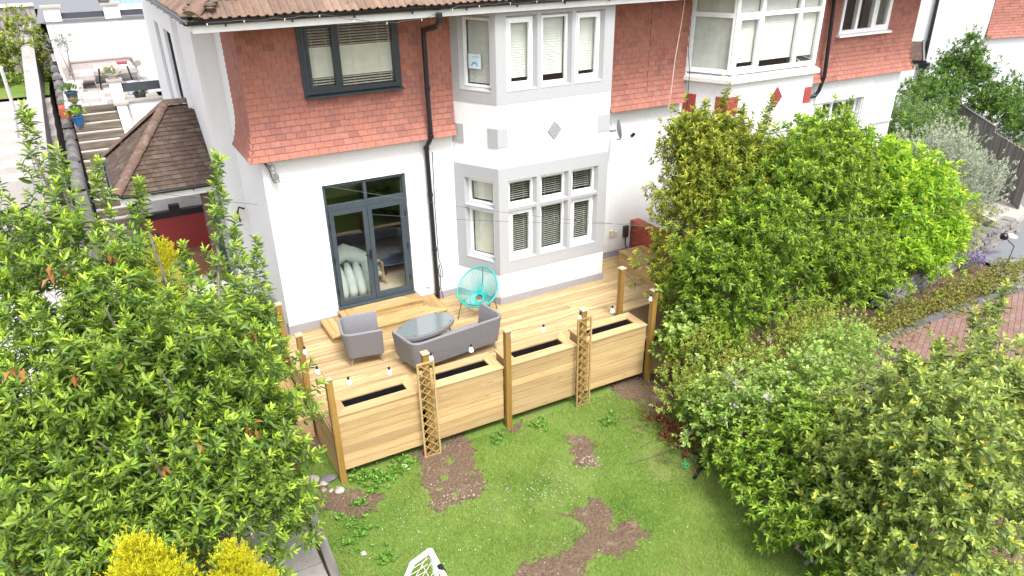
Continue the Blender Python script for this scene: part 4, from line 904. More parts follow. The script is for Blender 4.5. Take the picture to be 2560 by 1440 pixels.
MB().tube([(2.70,.62,.45),(2.72,.62,.74),(2.80,.62,.82),(2.88,.64,.74),(2.88,.66,.42)], .022, 8).build('arm', 'light_oak', wc, smooth=True); MB().box(2.66,2.92,.66,1.0,.46,.54).build('seat', 'mint_fabric', wc, bevel=.02)
for x, y in ((2.68,.68),(2.90,.68),(2.68,.98),(2.90,.98)): MB().tube([(x,y,.48),(x+.03,y-.04,.262)], .02, 6).build('leg', 'light_oak', wc)
speckle('mosaic', (.16,.20,.32), (.03,.035,.07), 60, 3, .25, .1, .004, .8, 30)
tt = thing('mosaic_table', 'oval blue mosaic coffee table inside the room behind the right door leaf', 'table', (3.35,1.2,.262))
MB().add([(3.34+.52*math.cos(2*math.pi*k/32), 1.22+.30*math.sin(2*math.pi*k/32), z) for z in (.50,.535) for k in range(32)], [(k,(k+1)%32,(k+1)%32+32,k+32) for k in range(32)]+[tuple(range(32,64)), tuple(range(31,-1,-1))]).build('tabletop', 'mosaic', tt)
for x, y in ((3.08,1.1),(3.6,1.1),(3.08,1.36),(3.6,1.36)): MB().tube([(x,y,.50),(x*.98+.07,y,.36),(x,y,.262)], [.03,.022,.035], 8).build('leg', 'dark_frame', tt)
sf = thing('dark_sofa', 'long dark navy sofa along the back of the room inside', 'sofa', (3,3.2,.262))
MB().box(1.5,4.3,2.75,3.7,.35,.68).build('seat', plain('slate_fabric', (.085,.09,.12), .95, 0, .1), sf, bevel=.05); MB().box(1.5,4.3,3.7,3.95,.35,1.15).build('backrest', 'navy_fabric', sf, bevel=.05)
MB().box(2.1,2.7,3.62,3.72,.75,1.17).build('throw', 'grey_throw', sf, bevel=.03)
# ================================================================ upper garden on the left
ter = sheet(MB(), -2.1, .3, 10.7, 14.8, 2.47).build('terrace', 'joint', kind='structure'); rg = random.Random(4)
y = 10.72
while y < 14.7:
    h = rg.choice((.45,.6,.75)); x = -2.08
    while x < .25:
        w_ = rg.choice((.45,.6,.9)); MB().box(x, min(x+w_,.29)-.012, y, min(y+h,14.79)-.012, 2.42, 2.497+rg.uniform(-.003,.003)).build('slab', 'pale_paving' if rg.random() < .6 else 'paving', ter); x += w_
    y += h
st = thing('garden_steps', 'weathered sleeper steps climbing to the upper terrace', 'steps', (-1.3,8.5,0))
for k in range(14):
    z, y = 2.5-.17*k, 10.7-.30*k
    MB().box(-1.96, -.87, y-.10, y, z-.165, z-.002).build('riser', 'sleeper_wood', st, bevel=.008)
    MB().box(-1.96, -.87, y-.29, y-.10, z-.30, z-.175).build('tread', 'pale_paving', st)
cw = thing('retaining_wall', 'white rendered retaining wall and cheek wall beside the sleeper steps', 'wall', (-.3,10.6,0))
MB().box(-.60, .32, 10.62, 10.82, -.8, 2.5).build('wall', 'smooth_white', cw)
MB().extr([(-.86,10.62,-.8),(-.86,10.62,2.62),(-.86,8.95,1.80),(-.86,6.9,.60),(-.86,6.9,-.8)], (.24,0,0)).build('cheek_wall', 'smooth_white', cw)
MB().box(-.90, -.61, 10.64, 10.94, 2.45, 3.06).build('pillar', 'smooth_white', cw); MB().box(-.95, -.56, 10.6, 10.98, 3.06, 3.11).build('pillar_cap', 'pale_stone', cw)
MB().box(-.92, -.55, 10.30, 10.62, 2.50, 2.56).box(-.92, -.55, 8.75, 9.05, 1.86, 1.92).build('coping', 'pale_stone', cw); MB().box(-.60, .34, 10.58, 10.86, 2.5, 2.55).build('coping', 'pale_stone', cw)
plain('dark_rail', (.045,.05,.062), .6, 0, .15)
MB().box(-.60, .40, 10.72, 10.77, 2.76, 2.98).build('rail', 'dark_rail', cw)
bwl = thing('back_wall', 'tall white rendered wall with pillars behind the upper terrace', 'wall', (-.8,14.9,2.5))
MB().box(-2.05, 9, 14.8, 15.05, 2.0, 4.20).build('wall', 'smooth_white', bwl); MB().box(-2.1, 9, 14.76, 15.09, 4.20, 4.25).build('coping', 'stone', bwl)
for a, b in ((-2.03,-1.60), (-.44,.0), (1.5,1.95)):
    MB().box(a, b, 14.78, 15.10, 4.25, 4.62).build('pillar', 'smooth_white', bwl); MB().box(a-.06, b+.06, 14.72, 15.16, 4.62, 4.68).build('pillar_cap', 'pale_stone', bwl)
for a, b in ((-1.60,-.44), (0,1.5)): MB().box(a, b, 14.90, 14.95, 4.30, 4.46).build('rail', 'dark_rail', bwl)
MB().add([(-2.3,15.1,4.19),(60,15.1,4.19),(60,140,4.19),(-60,140,4.19),(-60,20.6,4.19),(-2.3,20.6,4.19)], [(0,1,2,3,4,5)]).build('road', 'asphalt', kind='structure')
van = thing('glass_balustrade', 'white framed glass panel on the wall at the top edge of the view', 'balustrade', (.5,17.5,4.2)); MB().box(-.35, 2.2, 17.5, 17.56, 4.2, 4.42).box(-.35,-.25,17.5,17.56,4.42,5).build('frame', 'upvc', van); MB().box(-.25, 2.2, 17.52, 17.54, 4.42, 4.9).build('pane', plain('blue_glass', (.30,.42,.48), .1), van)
MB().lathe([(.0,0),(.13,.0),(.18,.10),(.17,.24),(.12,.30),(0,.30)], (-.36,14.94,4.68), 12).build('stone_urn', 'stone', smooth=True, label='small dark urn on the middle pillar of the back wall', cat='urn')
# boundary between the gardens
bd = thing('boundary_wall', 'rubble boundary wall with rounded dark coping stones beside the steps', 'wall', (-2.2,12,0))
MB().extr([(-2.3,6.5,-.8),(-2.3,6.5,1.35),(-2.3,10.7,1.65),(-2.3,13,2.25),(-2.3,16.8,2.95),(-2.3,16.8,-.8)], (.28,0,0)).build('wall', 'stone', bd)
def wz(y): return np.interp(y, [6.5,10.7,13,16.8], [1.35,1.65,2.25,2.95])
y = 6.6; k = 0
while y < 16.6:
    L = rg.uniform(.5,.8); m = MB(); vs = []; z0 = wz(y+L/2)+rg.uniform(-.04,.04)
    for yy, s in ((y,.8),(y+.06,1),(y+L-.10,1),(y+L-.03,.8)):
        for j in range(7): a = math.pi*j/6; vs.append((-2.16+.15*s*math.cos(a), yy, z0+.02+.17*s*math.sin(a)))
    m.add(vs, [(i*7+j,i*7+j+1,(i+1)*7+j+1,(i+1)*7+j) for i in range(3) for j in range(6)]+[tuple(range(6,-1,-1)), tuple(range(21,28))]).build('coping_stone', 'stone', bd, smooth=True); y += L+.05
MB().box(-2.27, -2.0, 11.9, 12.55, 1.6, 2.28).build('brick_pier', 'red_brick', bd)
fe = thing('rendered_wall', 'pale grey capped wall climbing along the left boundary', 'wall', (-2.8,12,0))
speckle('weathered_cap', (.37,.345,.335), (.20,.185,.175), 14, 1.2, .9, .4, .008, .7, 3)
yy = 7.2; fz = lambda y: float(np.interp(y, [7.2,9.8,13,15.6,20], [1.95,2.2,2.58,3.1,3.78])); k = 0
while yy < 20:
    MB().extr([(-2.98,yy+.004,fz(yy)-.06),(-2.98,yy+.004,fz(yy)),(-2.98,yy+.796,fz(yy+.8)),(-2.98,yy+.796,fz(yy+.8)-.06)], (.36,0,0)).build('cap_slab', 'weathered_cap', fe)
    MB().extr([(-2.94,yy,-.8),(-2.94,yy,fz(yy)-.05),(-2.94,yy+.8,fz(yy+.8)-.05),(-2.94,yy+.8,-.8)], (.30,0,0)).build('wall_panel', 'weathered_cap', fe); yy += .8
lp = thing('wall_light', 'square lantern on the boundary wall by the terrace', 'lantern', (-2.1,15.6,3.1)); MB().box(-2.19,-2.01,15.5,15.68,3.02,3.06).box(-2.19,-2.01,15.5,15.68,3.30,3.34).build('lamp_frame', 'black_plastic', lp); MB().box(-2.17,-2.03,15.52,15.66,3.06,3.30).build('lamp_glass', plain('lamp_glass_m', (.6,.57,.48), .3), lp)
# neighbour's garden
sheet(MB(), -14, -2.5, 14.9, 30, 2.2).build('neighbour_lawn', 'lawn_ground', kind='structure')
nb = thing('pale_steps', 'broad pale stone steps in the neighbouring garden on the left', 'steps', (-4,12,0))
for k in range(7): MB().box(-9, -2.5, 14.9-.78*(k+1), 14.9-.78*k-(.0), -.8, 2.12-.17*k).build('tread', 'pale_paving', nb)
hr = thing('handrail', 'slim white metal handrail beside the pale steps on the left', 'handrail', (-3.1,8.5,1.2)); MB().tube([(-2.95,7.4,4.05),(-3.0,8.0,3.0),(-3.2,9.2,2.2)], .035, 8).build('rail', 'upvc', hr); MB().tube([(-3.4,7.6,4.05),(-2.95,7.4,4.05)], .035, 8).build('top_bend', 'upvc', hr)
gt = thing('metal_gate', 'black metal gate with a solid lower panel at the left edge', 'gate', (-3.6,7,0))
for k in range(8): MB().box(-4.6+k*.16, -4.52+k*.16, 7.0, 7.04, .62, 1.02).build('bar', 'black_plastic', gt)
MB().box(-4.7, -3.25, 6.99, 7.05, 1.02, 1.10).build('rail', 'black_plastic', gt); MB().box(-4.7, -3.25, 6.99, 7.05, -.5, .62).build('panel', 'black_plastic', gt); MB().box(-3.34,-3.25,6.98,7.06,-.8,1.12).build('gate_post', 'black_plastic', gt)
nf = thing('board_fence', 'tall grey close boarded fence behind the neighbouring hedge', 'fence', (-4,20.5,2.2))
for k in range(44): MB().box(-9+k*.15, -9+k*.15+.145, 20.5+.012*(k % 2), 20.53+.012*(k % 2), 2.2, 4.30).build('board', 'grey_wood', nf)
MB().box(-9,-2.4,20.44,20.50,4.3,4.40).build('cap_rail', 'fascia', nf)
# terrace furniture
plain('taupe', (0.400,0.352,0.336), .85, 0, .08); plain('white_top', (0.592,0.576,0.560), .4, 0, .03)
cs = thing('terrace_sofa', 'pale taupe curved corner sofa on the upper terrace', 'sofa', (-.9,14,2.5))
MB().box(-1.75, .05, 14.0, 14.45, 2.72, 2.92).build('seat', 'taupe', cs, bevel=.04); m = MB(); m.tube([(-1.85,13.4,3.02),(-1.85,14.3,3.12),(-1.7,14.5,3.16),(-.1,14.5,3.18),(.08,14.35,3.14),(.1,13.95,3.02)], .10, 10); m.box(-1.83,.08,14.44,14.55,2.7,3.15); m.box(-1.92,-1.80,13.35,14.45,2.7,3.05); m.build('backrest', 'taupe', cs, smooth=True)
MB().box(-1.8, -1.15, 13.3, 13.95, 2.72, 2.92).build('seat', 'taupe', cs, bevel=.04)
for x, y in ((-1.2,13.35),(-1.75,13.35),(0,14.05),(-.8,14.05)): MB().tube([(x,y,2.72),(x+.04,y-.04,2.5)], .018, 6).build('leg', 'chair_leg', cs)
tb2 = thing('terrace_table', 'white topped table with dark legs on the upper terrace', 'table', (-.6,13.2,2.5)); MB().box(-1.12,-.12,12.95,13.55,3.10,3.14).build('tabletop', 'white_top', tb2)
for x, y, dx in ((-1.0,13.05,-.08),(-.25,13.05,.08),(-1.0,13.45,-.08),(-.25,13.45,.08)): MB().tube([(x,y,3.10),(x+dx,y,2.5)], .02, 6).build('leg', 'black_plastic', tb2)
MB().box(-.50,-.22,13.1,13.4,3.14,3.20).build('serving_tray', plain('red_tray', (.22,.03,.045), .5), label='small red and black tray on the terrace table', cat='tray', bevel=.01)
MB().box(-.42,-.20,11.7,11.95,2.5,2.85).build('patterned_stool', plain('blue_white', (.42,.46,.62), .6, 0, .5, 30), label='blue and white patterned stool behind the dark rail', cat='stool', bevel=.03)
def pot(name, label, x, y, z, r, h, mat):
    t = thing(name, label, 'plant pot', (x,y,z)); MB().lathe([(r*.72,0),(r*.95,h*.85),(r*1.06,h*.85),(r*1.06,h),(r*.92,h),(r*.90,h*.88),(0,h*.86)], (x,y,z), 16).build('pot', mat, t, smooth=True); return t
plain('blue_glaze', (.02,.10,.24), .3); plain('navy_glaze', (.025,.05,.085), .35); plain('white_pot', (.72,.70,.68), .5); plain('dark_pot', (.07,.065,.075), .6); plain('terracotta', (.32,.12,.06), .8); plain('maroon_pot', (.20,.01,.015), .4)
POTS = [pot('potted_plant', 'bright blue pot with lime leaves on the sleeper steps', -1.83, 10.02, 2.16, .135, .24, 'blue_glaze'),
        pot('potted_plant', 'grey pot with orange flowers at the top of the steps', -1.83, 10.62, 2.33, .14, .22, 'dark_pot'),
        pot('potted_plant', 'navy pot with grassy plant on the terrace by the wall', -1.85, 11.6, 2.5, .16, .26, 'navy_glaze'),
        pot('potted_olive', 'slim olive tree in a white pot by the terrace sofa', -1.70, 12.9, 2.5, .20, .32, 'white_pot'),
        pot('potted_plant', 'small dark pot of succulents under the dark rail', -.2, 11.0, 2.5, .17, .16, 'dark_pot'),
        pot('potted_plant', 'low pot of yellow flowers on the pillar by the steps', -.755, 10.79, 3.11, .14, .12, 'pale_stone')]
# things under the porch
MB().box(-1.1, .25, 4.9, 5.0, -.8, 1.0).build('red_panel', plain('red_wall', (.30,.035,.035), .6, 0, .05), porch); MB().box(-1.1, .25, 4.86, 5.02, 1.0, 1.13).build('dado_rail', 'black_plastic', porch)
MB().box(-.50,-.28,4.70,4.86,1.08,1.30).build('wall_lantern', 'black_plastic', porch)
jar = thing('floor_vase', 'dark wrought vase standing on the porch beside the red panel', 'vase', (-.95,4.2,0)); MB().lathe([(.07,0),(.10,.05),(.05,.2),(.05,.3),(.15,.5),(.17,.6),(.12,.75),(.05,.85),(.08,1.0)], (-.90,3.9,.0), 14).build('body', 'black_plastic', jar, smooth=True)
MB().box(-1.4,.28,3.0,5.0,-.82,-.02).build('porch_floor', 'paving', porch)
cb = thing('storage_chest', 'pale grey storage chest standing at the porch opening', 'chest', (-.25,2.5,-.2)); MB().box(-.55,.12,2.35,2.75,-.75,.10).build('body', plain('pale_grey', (.42,.42,.46), .6), cb, bevel=.01); MB().box(-.58,.15,2.32,2.78,.10,.16).build('lid', plain('lid_grey', (.58,.58,.62), .6), cb, bevel=.01)
MB().box(-.35,.0,3.7,4.1,-.02,.50).build('log_box', plain('brown_wood', (.13,.06,.03), .7), label='brown wooden box on the porch floor under the red panel', cat='box', bevel=.01)
bk = thing('garden_bin', 'black bin against the side wall behind the left tree', 'bin', (.35,1.2,-.8)); MB().box(.1,.6,.9,1.5,GZ,.15).build('body', 'black_plastic', bk, bevel=.03); MB().box(.07,.63,.86,1.54,.15,.22).build('lid', 'black_plastic', bk, bevel=.02)
SIDEPOTS = [pot('potted_plant', 'maroon pot in the pots beside the deck steps', .10, -.10, GZ, .15, .24, 'maroon_pot'), pot('potted_plant', 'white rimmed pot beside the left deck post', .33, -.35, GZ, .17, .30, 'white_pot'), pot('potted_plant', 'black pot by the house corner left of the deck', -.12, .30, GZ, .17, .30, 'dark_pot')]
hk = MB().tube([(.72,2.3,1.75),(.62,2.3,1.80),(.58,2.3,1.70),(.60,2.3,1.5)], .02, 6).build('pipe_hook', 'black_plastic', H1)
# ================================================================ right hand side: brick drive, dry stone wall, fence
dr = sheet(MB(), 9.5, 30, -14, -4.55, GZ+.05).build('brick_drive', plain('sand_joint', (0.084,0.064,0.052), .95), kind='structure'); tilemat('drive_brick', [(0.192,0.106,0.086), (0.223,0.127,0.104), (0.207,0.123,0.104), (0.238,0.153,0.130), (0.169,0.098,0.086)], .85, (0.200,0.153,0.130), 3)
rot = rad(28); cR, sR = math.cos(rot), math.sin(rot); ctr2 = Vector((13.4,-8.6))
mats = []
for i in range(-40, 41):
    for j in range(-50, 51):
        u, v = i*.205+(.1 if j % 2 else 0), j*.104; x, y = 12.6+u*cR-v*sR, -5.6+u*sR+v*cR
        if x < 10.6 or x > 18 or y < -8 or y > -4.86-.02*abs(x-13.5)**2*.6 : continue
        if x < 11.15-.25*(y+5)**2*.4: continue
        mats.append(T(x, y, GZ+.055+random.uniform(0,.004), rot))
mats.sort(key=lambda m: abs(m.translation.x-12.4)+1.6*abs(m.translation.y+5.3)); bm_ = MB().box(0,.198,0,.098,0,.03); me = bm_.mesh('brick')
for m in mats[:300]: obj('brick', me, 'drive_brick', dr, m)
joined('brick_field', mats[300:], bm_, 'drive_brick', dr)
speckle('sett', (0.120,0.120,0.128), (0.064,0.064,0.068), 20, .8, .9, .4, .008, .4, 4); me = MB().box(0,.10,0,.20,0,.04).mesh('sett')
for k in range(66):
    x = 10.85+k*.108; y = -4.82-.012*(x-13.5)**2; sl_ = math.atan(-.024*(x-13.5)); obj('sett', me, 'sett', dr, T(x, y, GZ+.05+random.uniform(0,.006), sl_))
speckle('wall_stone', (.24,.22,.205), (.13,.12,.10), 18, 1, .9, .6, .01, .6, 5); ds = thing('dry_stone_wall', 'low dry stone retaining wall of flat grey stones below the hedge', 'stone wall', (15.4,-3.5,GZ)); rg = random.Random(21)
for row in range(6):
    s = rg.uniform(0,.2)
    while s < 1:
        L = rg.uniform(.18,.48); a = Vector((12.4,-3.98)).lerp(Vector((19.2,-2.75)), s); d = Vector((6.8,1.23)).normalized(); t_ = rg.uniform(.055,.085); z = GZ+.03+row*.072
        M = T(a.x+rg.uniform(-.02,.02), a.y+rg.uniform(-.03,.03)+row*.02, z, math.atan2(d.y,d.x)+rg.uniform(-.08,.08)); me_ = MB().box(0,L-.012,0,.28,0,t_)
        me_.v = [(x+rg.uniform(-.015,.015), y+rg.uniform(-.015,.015), zz+rg.uniform(-.008,.008)) for x, y, zz in me_.v]; me_.build('stone', rg.choice(('stone','wall_stone','wall_stone')), ds, mtx=M); s += L/6.9
for lab, c, w_, d_ in (('large pale slate slab by the drive near the top right', (16.6,-4.15), .75, .55), ('pale slate slab beside the purple flowers on the drive', (16.2,-4.6), .6, .5), ('rounded pale slab at the right edge of the drive', (15.55,-4.55), .55, .45), ('square slate at the far right of the drive', (17.3,-4.1), .7, .6)):
    q = [(c[0]+math.cos(a)*w_*.6*rg.uniform(.8,1.1), c[1]+math.sin(a)*d_*.6*rg.uniform(.8,1.1), GZ+.06) for a in (.4,1.5,2.7,3.6,4.6,5.6)]; MB().extr(q, (0,0,.05)).build('paving_slab', 'slate', label=lab, cat='slab', bevel=.008)
sheet(MB(), 16.8, 40, -4.5, 12, GZ+.056).build('side_yard', 'asphalt', kind='structure')
MB().extr([(18.9,-2.6,GZ+.06),(20.6,-2.2,GZ+.06),(21.6,-1.2,GZ+.06),(19.4,-1.4,GZ+.06)], (0,0,.22)).build('stone_step', 'pale_stone', label='broad pale stone step at the far right below the fence', cat='step', bevel=.01)
hose = MB().tube([(17.3,-3.55,GZ+.55),(17.25,-3.75,GZ+.48),(16.9,-3.9,GZ+.30),(16.3,-4.1,GZ+.10)], .012, 6).build('bent_pipe', 'black_plastic', label='thin black pipe bent over the end of the dry stone wall', cat='pipe')
gn = thing('garden_lamp', 'small white and black lamp on top of the dry stone wall', 'lamp', (17.5,-3.5,GZ+.55)); MB().tube([(17.4,-3.45,GZ+.62),(17.55,-3.5,GZ+.58),(17.72,-3.5,GZ+.52)], [.05,.07,.04], 10).build('lamp_head', 'upvc', gn, smooth=True); MB().lathe([(.04,0),(.09,.02),(.09,.12),(.05,.16)], (17.34,-3.42,GZ+.52), 10).build('lamp_base', 'black_plastic', gn, smooth=True)
ff = thing('close_board_fence', 'silvery weathered upright board fence at the far right', 'fence', (22.5,1.5,-.8)); A_, B_ = Vector((25.6,4.1)), Vector((20.6,-1.9)); d = (B_-A_).normalized(); L = (B_-A_).length; k = 0
while k*.13 < L:
    p = A_+d*(k*.13); zt_ = 1.0+.10*(k*.13/L)-(.16 if k*.13 > L*.62 else 0); M = T(p.x, p.y, -.85, math.atan2(d.y, d.x)); MB().box(.003,.127,-.012+.014*(k % 2),.012+.014*(k % 2),0,zt_+.85+rg.uniform(-.01,.01)).build('board', 'grey_wood', ff, mtx=M); k += 1
M = T(A_.x, A_.y, 0, math.atan2(d.y, d.x)); MB().box(0, L*.62, -.03, .05, 1.02, 1.06).build('cap_rail', 'grey_beam', ff, mtx=M)
# ---- overhead wires
def wire(p, q, sag, label):
    p, q = Vector(p), Vector(q); MB().tube([p+(q-p)*(k/30)-Vector((0,0,1))*sag*4*(k/30)*(1-k/30) for k in range(31)], .0036, 5).build('overhead_wire', 'wire', label=label, cat='wire', group='telephone wires')
wire((.95,-.16,3.0), (10.85,-5.45,1.78), .30, 'thin black wire running from the wall insulators down over the hedge')
wire((-.85,2.1,2.4), (11.9,-5.9,2.2), .42, 'thin black wire coming from the porch across the garden doors')
# ---- small things on the lawn
gl_ = thing('mini_goal', 'white tubular football goal frame with net at the bottom edge', 'football goal', (.8,-7,GZ)); a = [(-.15,-6.5,GZ+.03),(.30,-6.55,-.35),(.59,-6.42,.02),(.84,-6.37,.06)]
MB().tube(a, .033, 10).tube([(.84,-6.37,.06),(.82,-6.80,.06),(.74,-8.3,.06)], .036, 10).tube([(.84,-6.37,.06),(.95,-6.33,GZ)], .033, 10).tube([(-.15,-6.5,GZ+.03),(-.2,-8.2,GZ+.03)], .03, 8).build('goal_frame', 'upvc', gl_, smooth=True)
MB().tube([(.835,-6.66,.06),(.832,-6.76,.06)], .042, 10).build('frame_joint', 'black_plastic', gl_); nm = MB()
for k in range(16):
    t = k/15; p = Vector((.84,-6.37-1.9*t,.05)); q = Vector((-.15,-6.5-1.7*t,GZ+.04)); nm.tube([p, (p+q)/2+Vector((rg.uniform(-.04,.04),rg.uniform(-.05,.05),-.12)), q], .0035, 4, False)
for k in range(9):
    t = k/8; nm.tube([Vector((.84,-6.37,.05)).lerp(Vector((-.15,-6.5,GZ+.04)), t)+Vector((0,-1.9*s,-.18*math.sin(math.pi*t)+rg.uniform(-.03,.03))) for s in (0,.25,.5,.75,1)], .0035, 4, False)
for k in range(10): nm.tube([Vector((.84-.09*k*.3,-6.38-.004*k,.05-.09*k)), Vector((.59-.07*k,-6.42-.01*k,.0-.08*k))], .0035, 4, False)
net = nm.build('net', plain('net_white', (.75,.75,.73), .7), gl_); net['kind'] = 'stuff'
MB().tube([(5.62,-5.68,GZ+.04),(5.70,-5.80,GZ+.05),(5.52,-5.92,GZ+.05),(5.50,-6.05,GZ+.05),(5.38,-6.08,GZ+.05),(5.22,-6.18,GZ+.04)], .028, 8).build('hose_piece', 'black_plastic', smooth=True, label='short crooked black hose lying on the grass by the shrubs', cat='hose')
tg = MB().tube([(5.30+.055*math.cos(k*math.pi/8),-5.88+.055*math.sin(k*math.pi/8),GZ+.05) for k in range(17)], .006, 5)
for k in range(3): tg.tube([(5.30,-5.88,GZ+.05),(5.30+.055*math.cos(k*2.1),-5.88+.055*math.sin(k*2.1),GZ+.05)], .006, 5)
tg.tube([(5.30,-5.88,GZ+.05),(5.36,-5.78,GZ+.09)], .006, 5).build('propeller_toy', plain('toy_green', (.02,.40,.16), .4), label='small green plastic ring toy on the lawn', cat='toy')
def rock(mb, c, r, seed, flat=.5):
    rg_ = random.Random(seed); b = bmesh.new(); bmesh.ops.create_icosphere(b, subdivisions=2, radius=1); b.verts.ensure_lookup_table()
    sx, sy = r*rg_.uniform(.8,1.25), r*rg_.uniform(.7,1.05); ang_ = rg_.uniform(0,3); pl = [(Vector((rg_.uniform(-1,1),rg_.uniform(-1,1),rg_.uniform(-.3,1))).normalized(), rg_.uniform(.6,.85)) for _ in range(7)]; vs = []
    for v in b.verts:
        p = v.co.copy()
        for n_, d_ in pl:
            e = p.dot(n_)-d_
            if e > 0: p -= n_*e
        p = Vector((p.x*sx, p.y*sy, p.z*r*flat)); p.rotate(Matrix.Rotation(ang_,3,'Z')); vs.append(p+Vector(c))
    mb.add(vs, [tuple(x.index for x in f.verts) for f in b.faces]); b.free(); return mb
for i, (x, y, r, lab) in enumerate([(.16,-3.30,.13,'long pale stone at the left of the stone pile by the corner post'),(.29,-3.46,.10,'round sandy stone in the pile by the corner post'),(.38,-3.40,.15,'flat grey stone behind the pile at the corner post'),(.44,-3.74,.11,'pale flat stone nearest the lawn in the pile at the post'),(.33,-3.68,.07,'small grey stone in front of the corner post pile'),(.24,-3.62,.06,'smallest pinkish stone beside the corner post pile'),(.10,-2.72,.10,'grey stone lying beside the deck skirt under the tree'),(1.51,-3.68,.09,'pale stone on the grass in front of the left planter'),(.33,-5.15,.07,'pale round stone on the lawn beside the sleeper edge'),(2.65,-4.95,.04,'small white stone in the middle of the lawn')]):
    rock(MB(), (x,y,GZ+r*.15), r*.8, i, .38).build('garden_stone', 'pale_stone' if i not in (2,6) else 'stone', smooth=True, label=lab, cat='stone')
speckle('pebble_stone', (.34,.28,.225), (.2,.15,.12), 18, .8, .9, .5, .01, .5, 6)
def scatter_pebbles(name, parent, P, n, seed, rmin=.005, rmax=.017):
    rg_ = random.Random(seed); m = MB(); xs = [p[0] for p in P]; ys = [p[1] for p in P]
    for _ in range(n):
        for _t in range(20):
            x, y = rg_.uniform(min(xs),max(xs)), rg_.uniform(min(ys),max(ys))
            if inside(P, x, y): break
        r = rg_.uniform(rmin, rmax)*rg_.choice((.6,.8,1,1)); m.lathe([(r*.6,0),(r,r*.3),(r*.7,r*.75),(r*.1,r*.8)], (x,y,GZ+.006), 5)
    o = m.build(name, 'pebble_stone', parent); o['kind'] = 'stuff'; return o
for i, n_ in ((0, 120), (1, 40), (2, 40), (3, 40), (4, 30)): scatter_pebbles('pebbles', soil_objs[i], SOIL[i], n_, 60+i)
scatter_pebbles('pebbles', soil_objs[0], [(1.5,-4.9),(1.6,-4.65),(2.4,-4.55),(2.5,-4.75),(2.1,-4.98)], 60, 77, .008, .022); scatter_pebbles('pebbles', soil_objs[1], [(3.9,-5.15),(3.95,-4.9),(4.3,-4.95),(4.2,-5.25)], 45, 78, .008, .026)
# ================================================================ vegetation
def unit(v): return v/np.maximum(np.linalg.norm(v, axis=-1, keepdims=True), 1e-9)
def leaves(P, D, L, Wd, rng, fold=.25, droop=.15, side=None):
    """folded oval leaves, two quads each; P base, D direction, L length, Wd width -> V, F"""
    n = len(P); up = np.array([0,0,1.])+rng.normal(0,.55,(n,3)); S = unit(np.cross(D, up)); Nn = np.cross(S, D)
    L = L[:,None]; Wd = Wd[:,None]; q1 = P+D*L*.30+Nn*Wd*fold; q2 = P+D*L*.68+Nn*(Wd*fold*.9-L*droop*.35)
    V = np.stack([P, q1+S*Wd*.46, q2+S*Wd*.42, P+D*L-Nn*L*droop, q2-S*Wd*.42, q1-S*Wd*.46], 1)
    F = np.array([[0,1,2,3],[0,3,4,5]]); F = (F[None]+(np.arange(n)*6)[:,None,None]).reshape(-1,4)
    return V.reshape(-1,3), F
def shoots(pos, dr, rng, n=9, stem=.15, leaf=.085, width=.027, tipage=.9, spread=(75,28), jit=.22, oldage=.0, stems=True, fold=.25, droop=.12, young=None):
    """rosette shoots: n leaves up a short stem, the top ones young. returns V,F,age"""
    N_ = len(pos); dr = unit(dr); a = unit(np.cross(dr, rng.normal(size=(N_,3)))); b = np.cross(dr, a)
    k = np.arange(n); t = (k+.5)/n; az = k*2.399+rng.uniform(0,6.28,(N_,1))+rng.normal(0,.25,(N_,n))
    el = np.radians(spread[0]+(spread[1]-spread[0])*t)[None]+rng.normal(0,jit,(N_,n))
    sc = rng.uniform(.75,1.25,(N_,1)); base = pos[:,None]+dr[:,None]*(stem*t*sc)[...,None]
    D = dr[:,None]*np.cos(el)[...,None]+(a[:,None]*np.cos(az)[...,None]+b[:,None]*np.sin(az)[...,None])*np.sin(el)[...,None]
    size = (1-.35*np.maximum(0,t-.6)/.4)[None]*rng.uniform(.5,1.25,(N_,n))*sc
    tip = rng.uniform(.55,1.1,(N_,1)) if young is None else young[:,None]
    age = np.clip(oldage+.12+(tipage-oldage-.12)*np.clip((t[None]-.15)/.85,0,1)**1.35*tip, 0, 1)
    V, F = leaves(base.reshape(-1,3), unit(D).reshape(-1,3), (leaf*size).ravel(), (width*size).ravel(), rng, fold, droop)
    A = np.repeat(age.ravel(), 6)
    if stems:
        s = .0032; V2 = np.stack([pos-dr*stem*.8+a*s, pos-dr*stem*.8-a*s, pos+dr*stem*sc*.9-a*s*.4, pos+dr*stem*sc*.9+a*s*.4], 1).reshape(-1,3); F2 = np.arange(N_*4).reshape(-1,4)+len(V)
        V = np.concatenate([V, V2]); F = np.concatenate([F, F2]); A = np.concatenate([A, np.full(N_*4, .12)])
    return V, F, A
def lobes_points(lobes, rng, per=7, cl=.16, shell=.16, upb=.55, out=.75, rand=.35, cut=None):
    """lobes: (x,y,z,rx,ry,rz,n). clumps on the uneven surface of each lobe"""
    PP, DD = [], []
    for x, y, z, rx, ry, rz, n in lobes:
        nc = max(1, int(n/per)); d = unit(rng.normal(size=(nc,3))); d[:,2] = np.where(d[:,2] < -.45, -d[:,2], d[:,2]); d = unit(d)
        r = 1-np.abs(rng.normal(0,shell,nc)); r = np.where(rng.random(nc) < .22, rng.uniform(.45,.9,nc), r)*rng.uniform(.88,1.10,nc); R_ = np.array([rx,ry,rz]); c = np.array([x,y,z])+d*R_*r[:,None]
        o = rng.normal(0,1,(nc,per,3))*cl*min(rx,ry,rz)**.5; p = (c[:,None]+o).reshape(-1,3); dd = (d[:,None]*out+unit(o)*.75+np.array([0,0,upb])+rng.normal(0,rand,(nc,per,3))).reshape(-1,3)
        PP.append(p); DD.append(unit(dd))
    P, D = np.concatenate(PP), np.concatenate(DD)
    if cut is not None: k = cut(P); P, D = P[k], D[k]
    return P, D
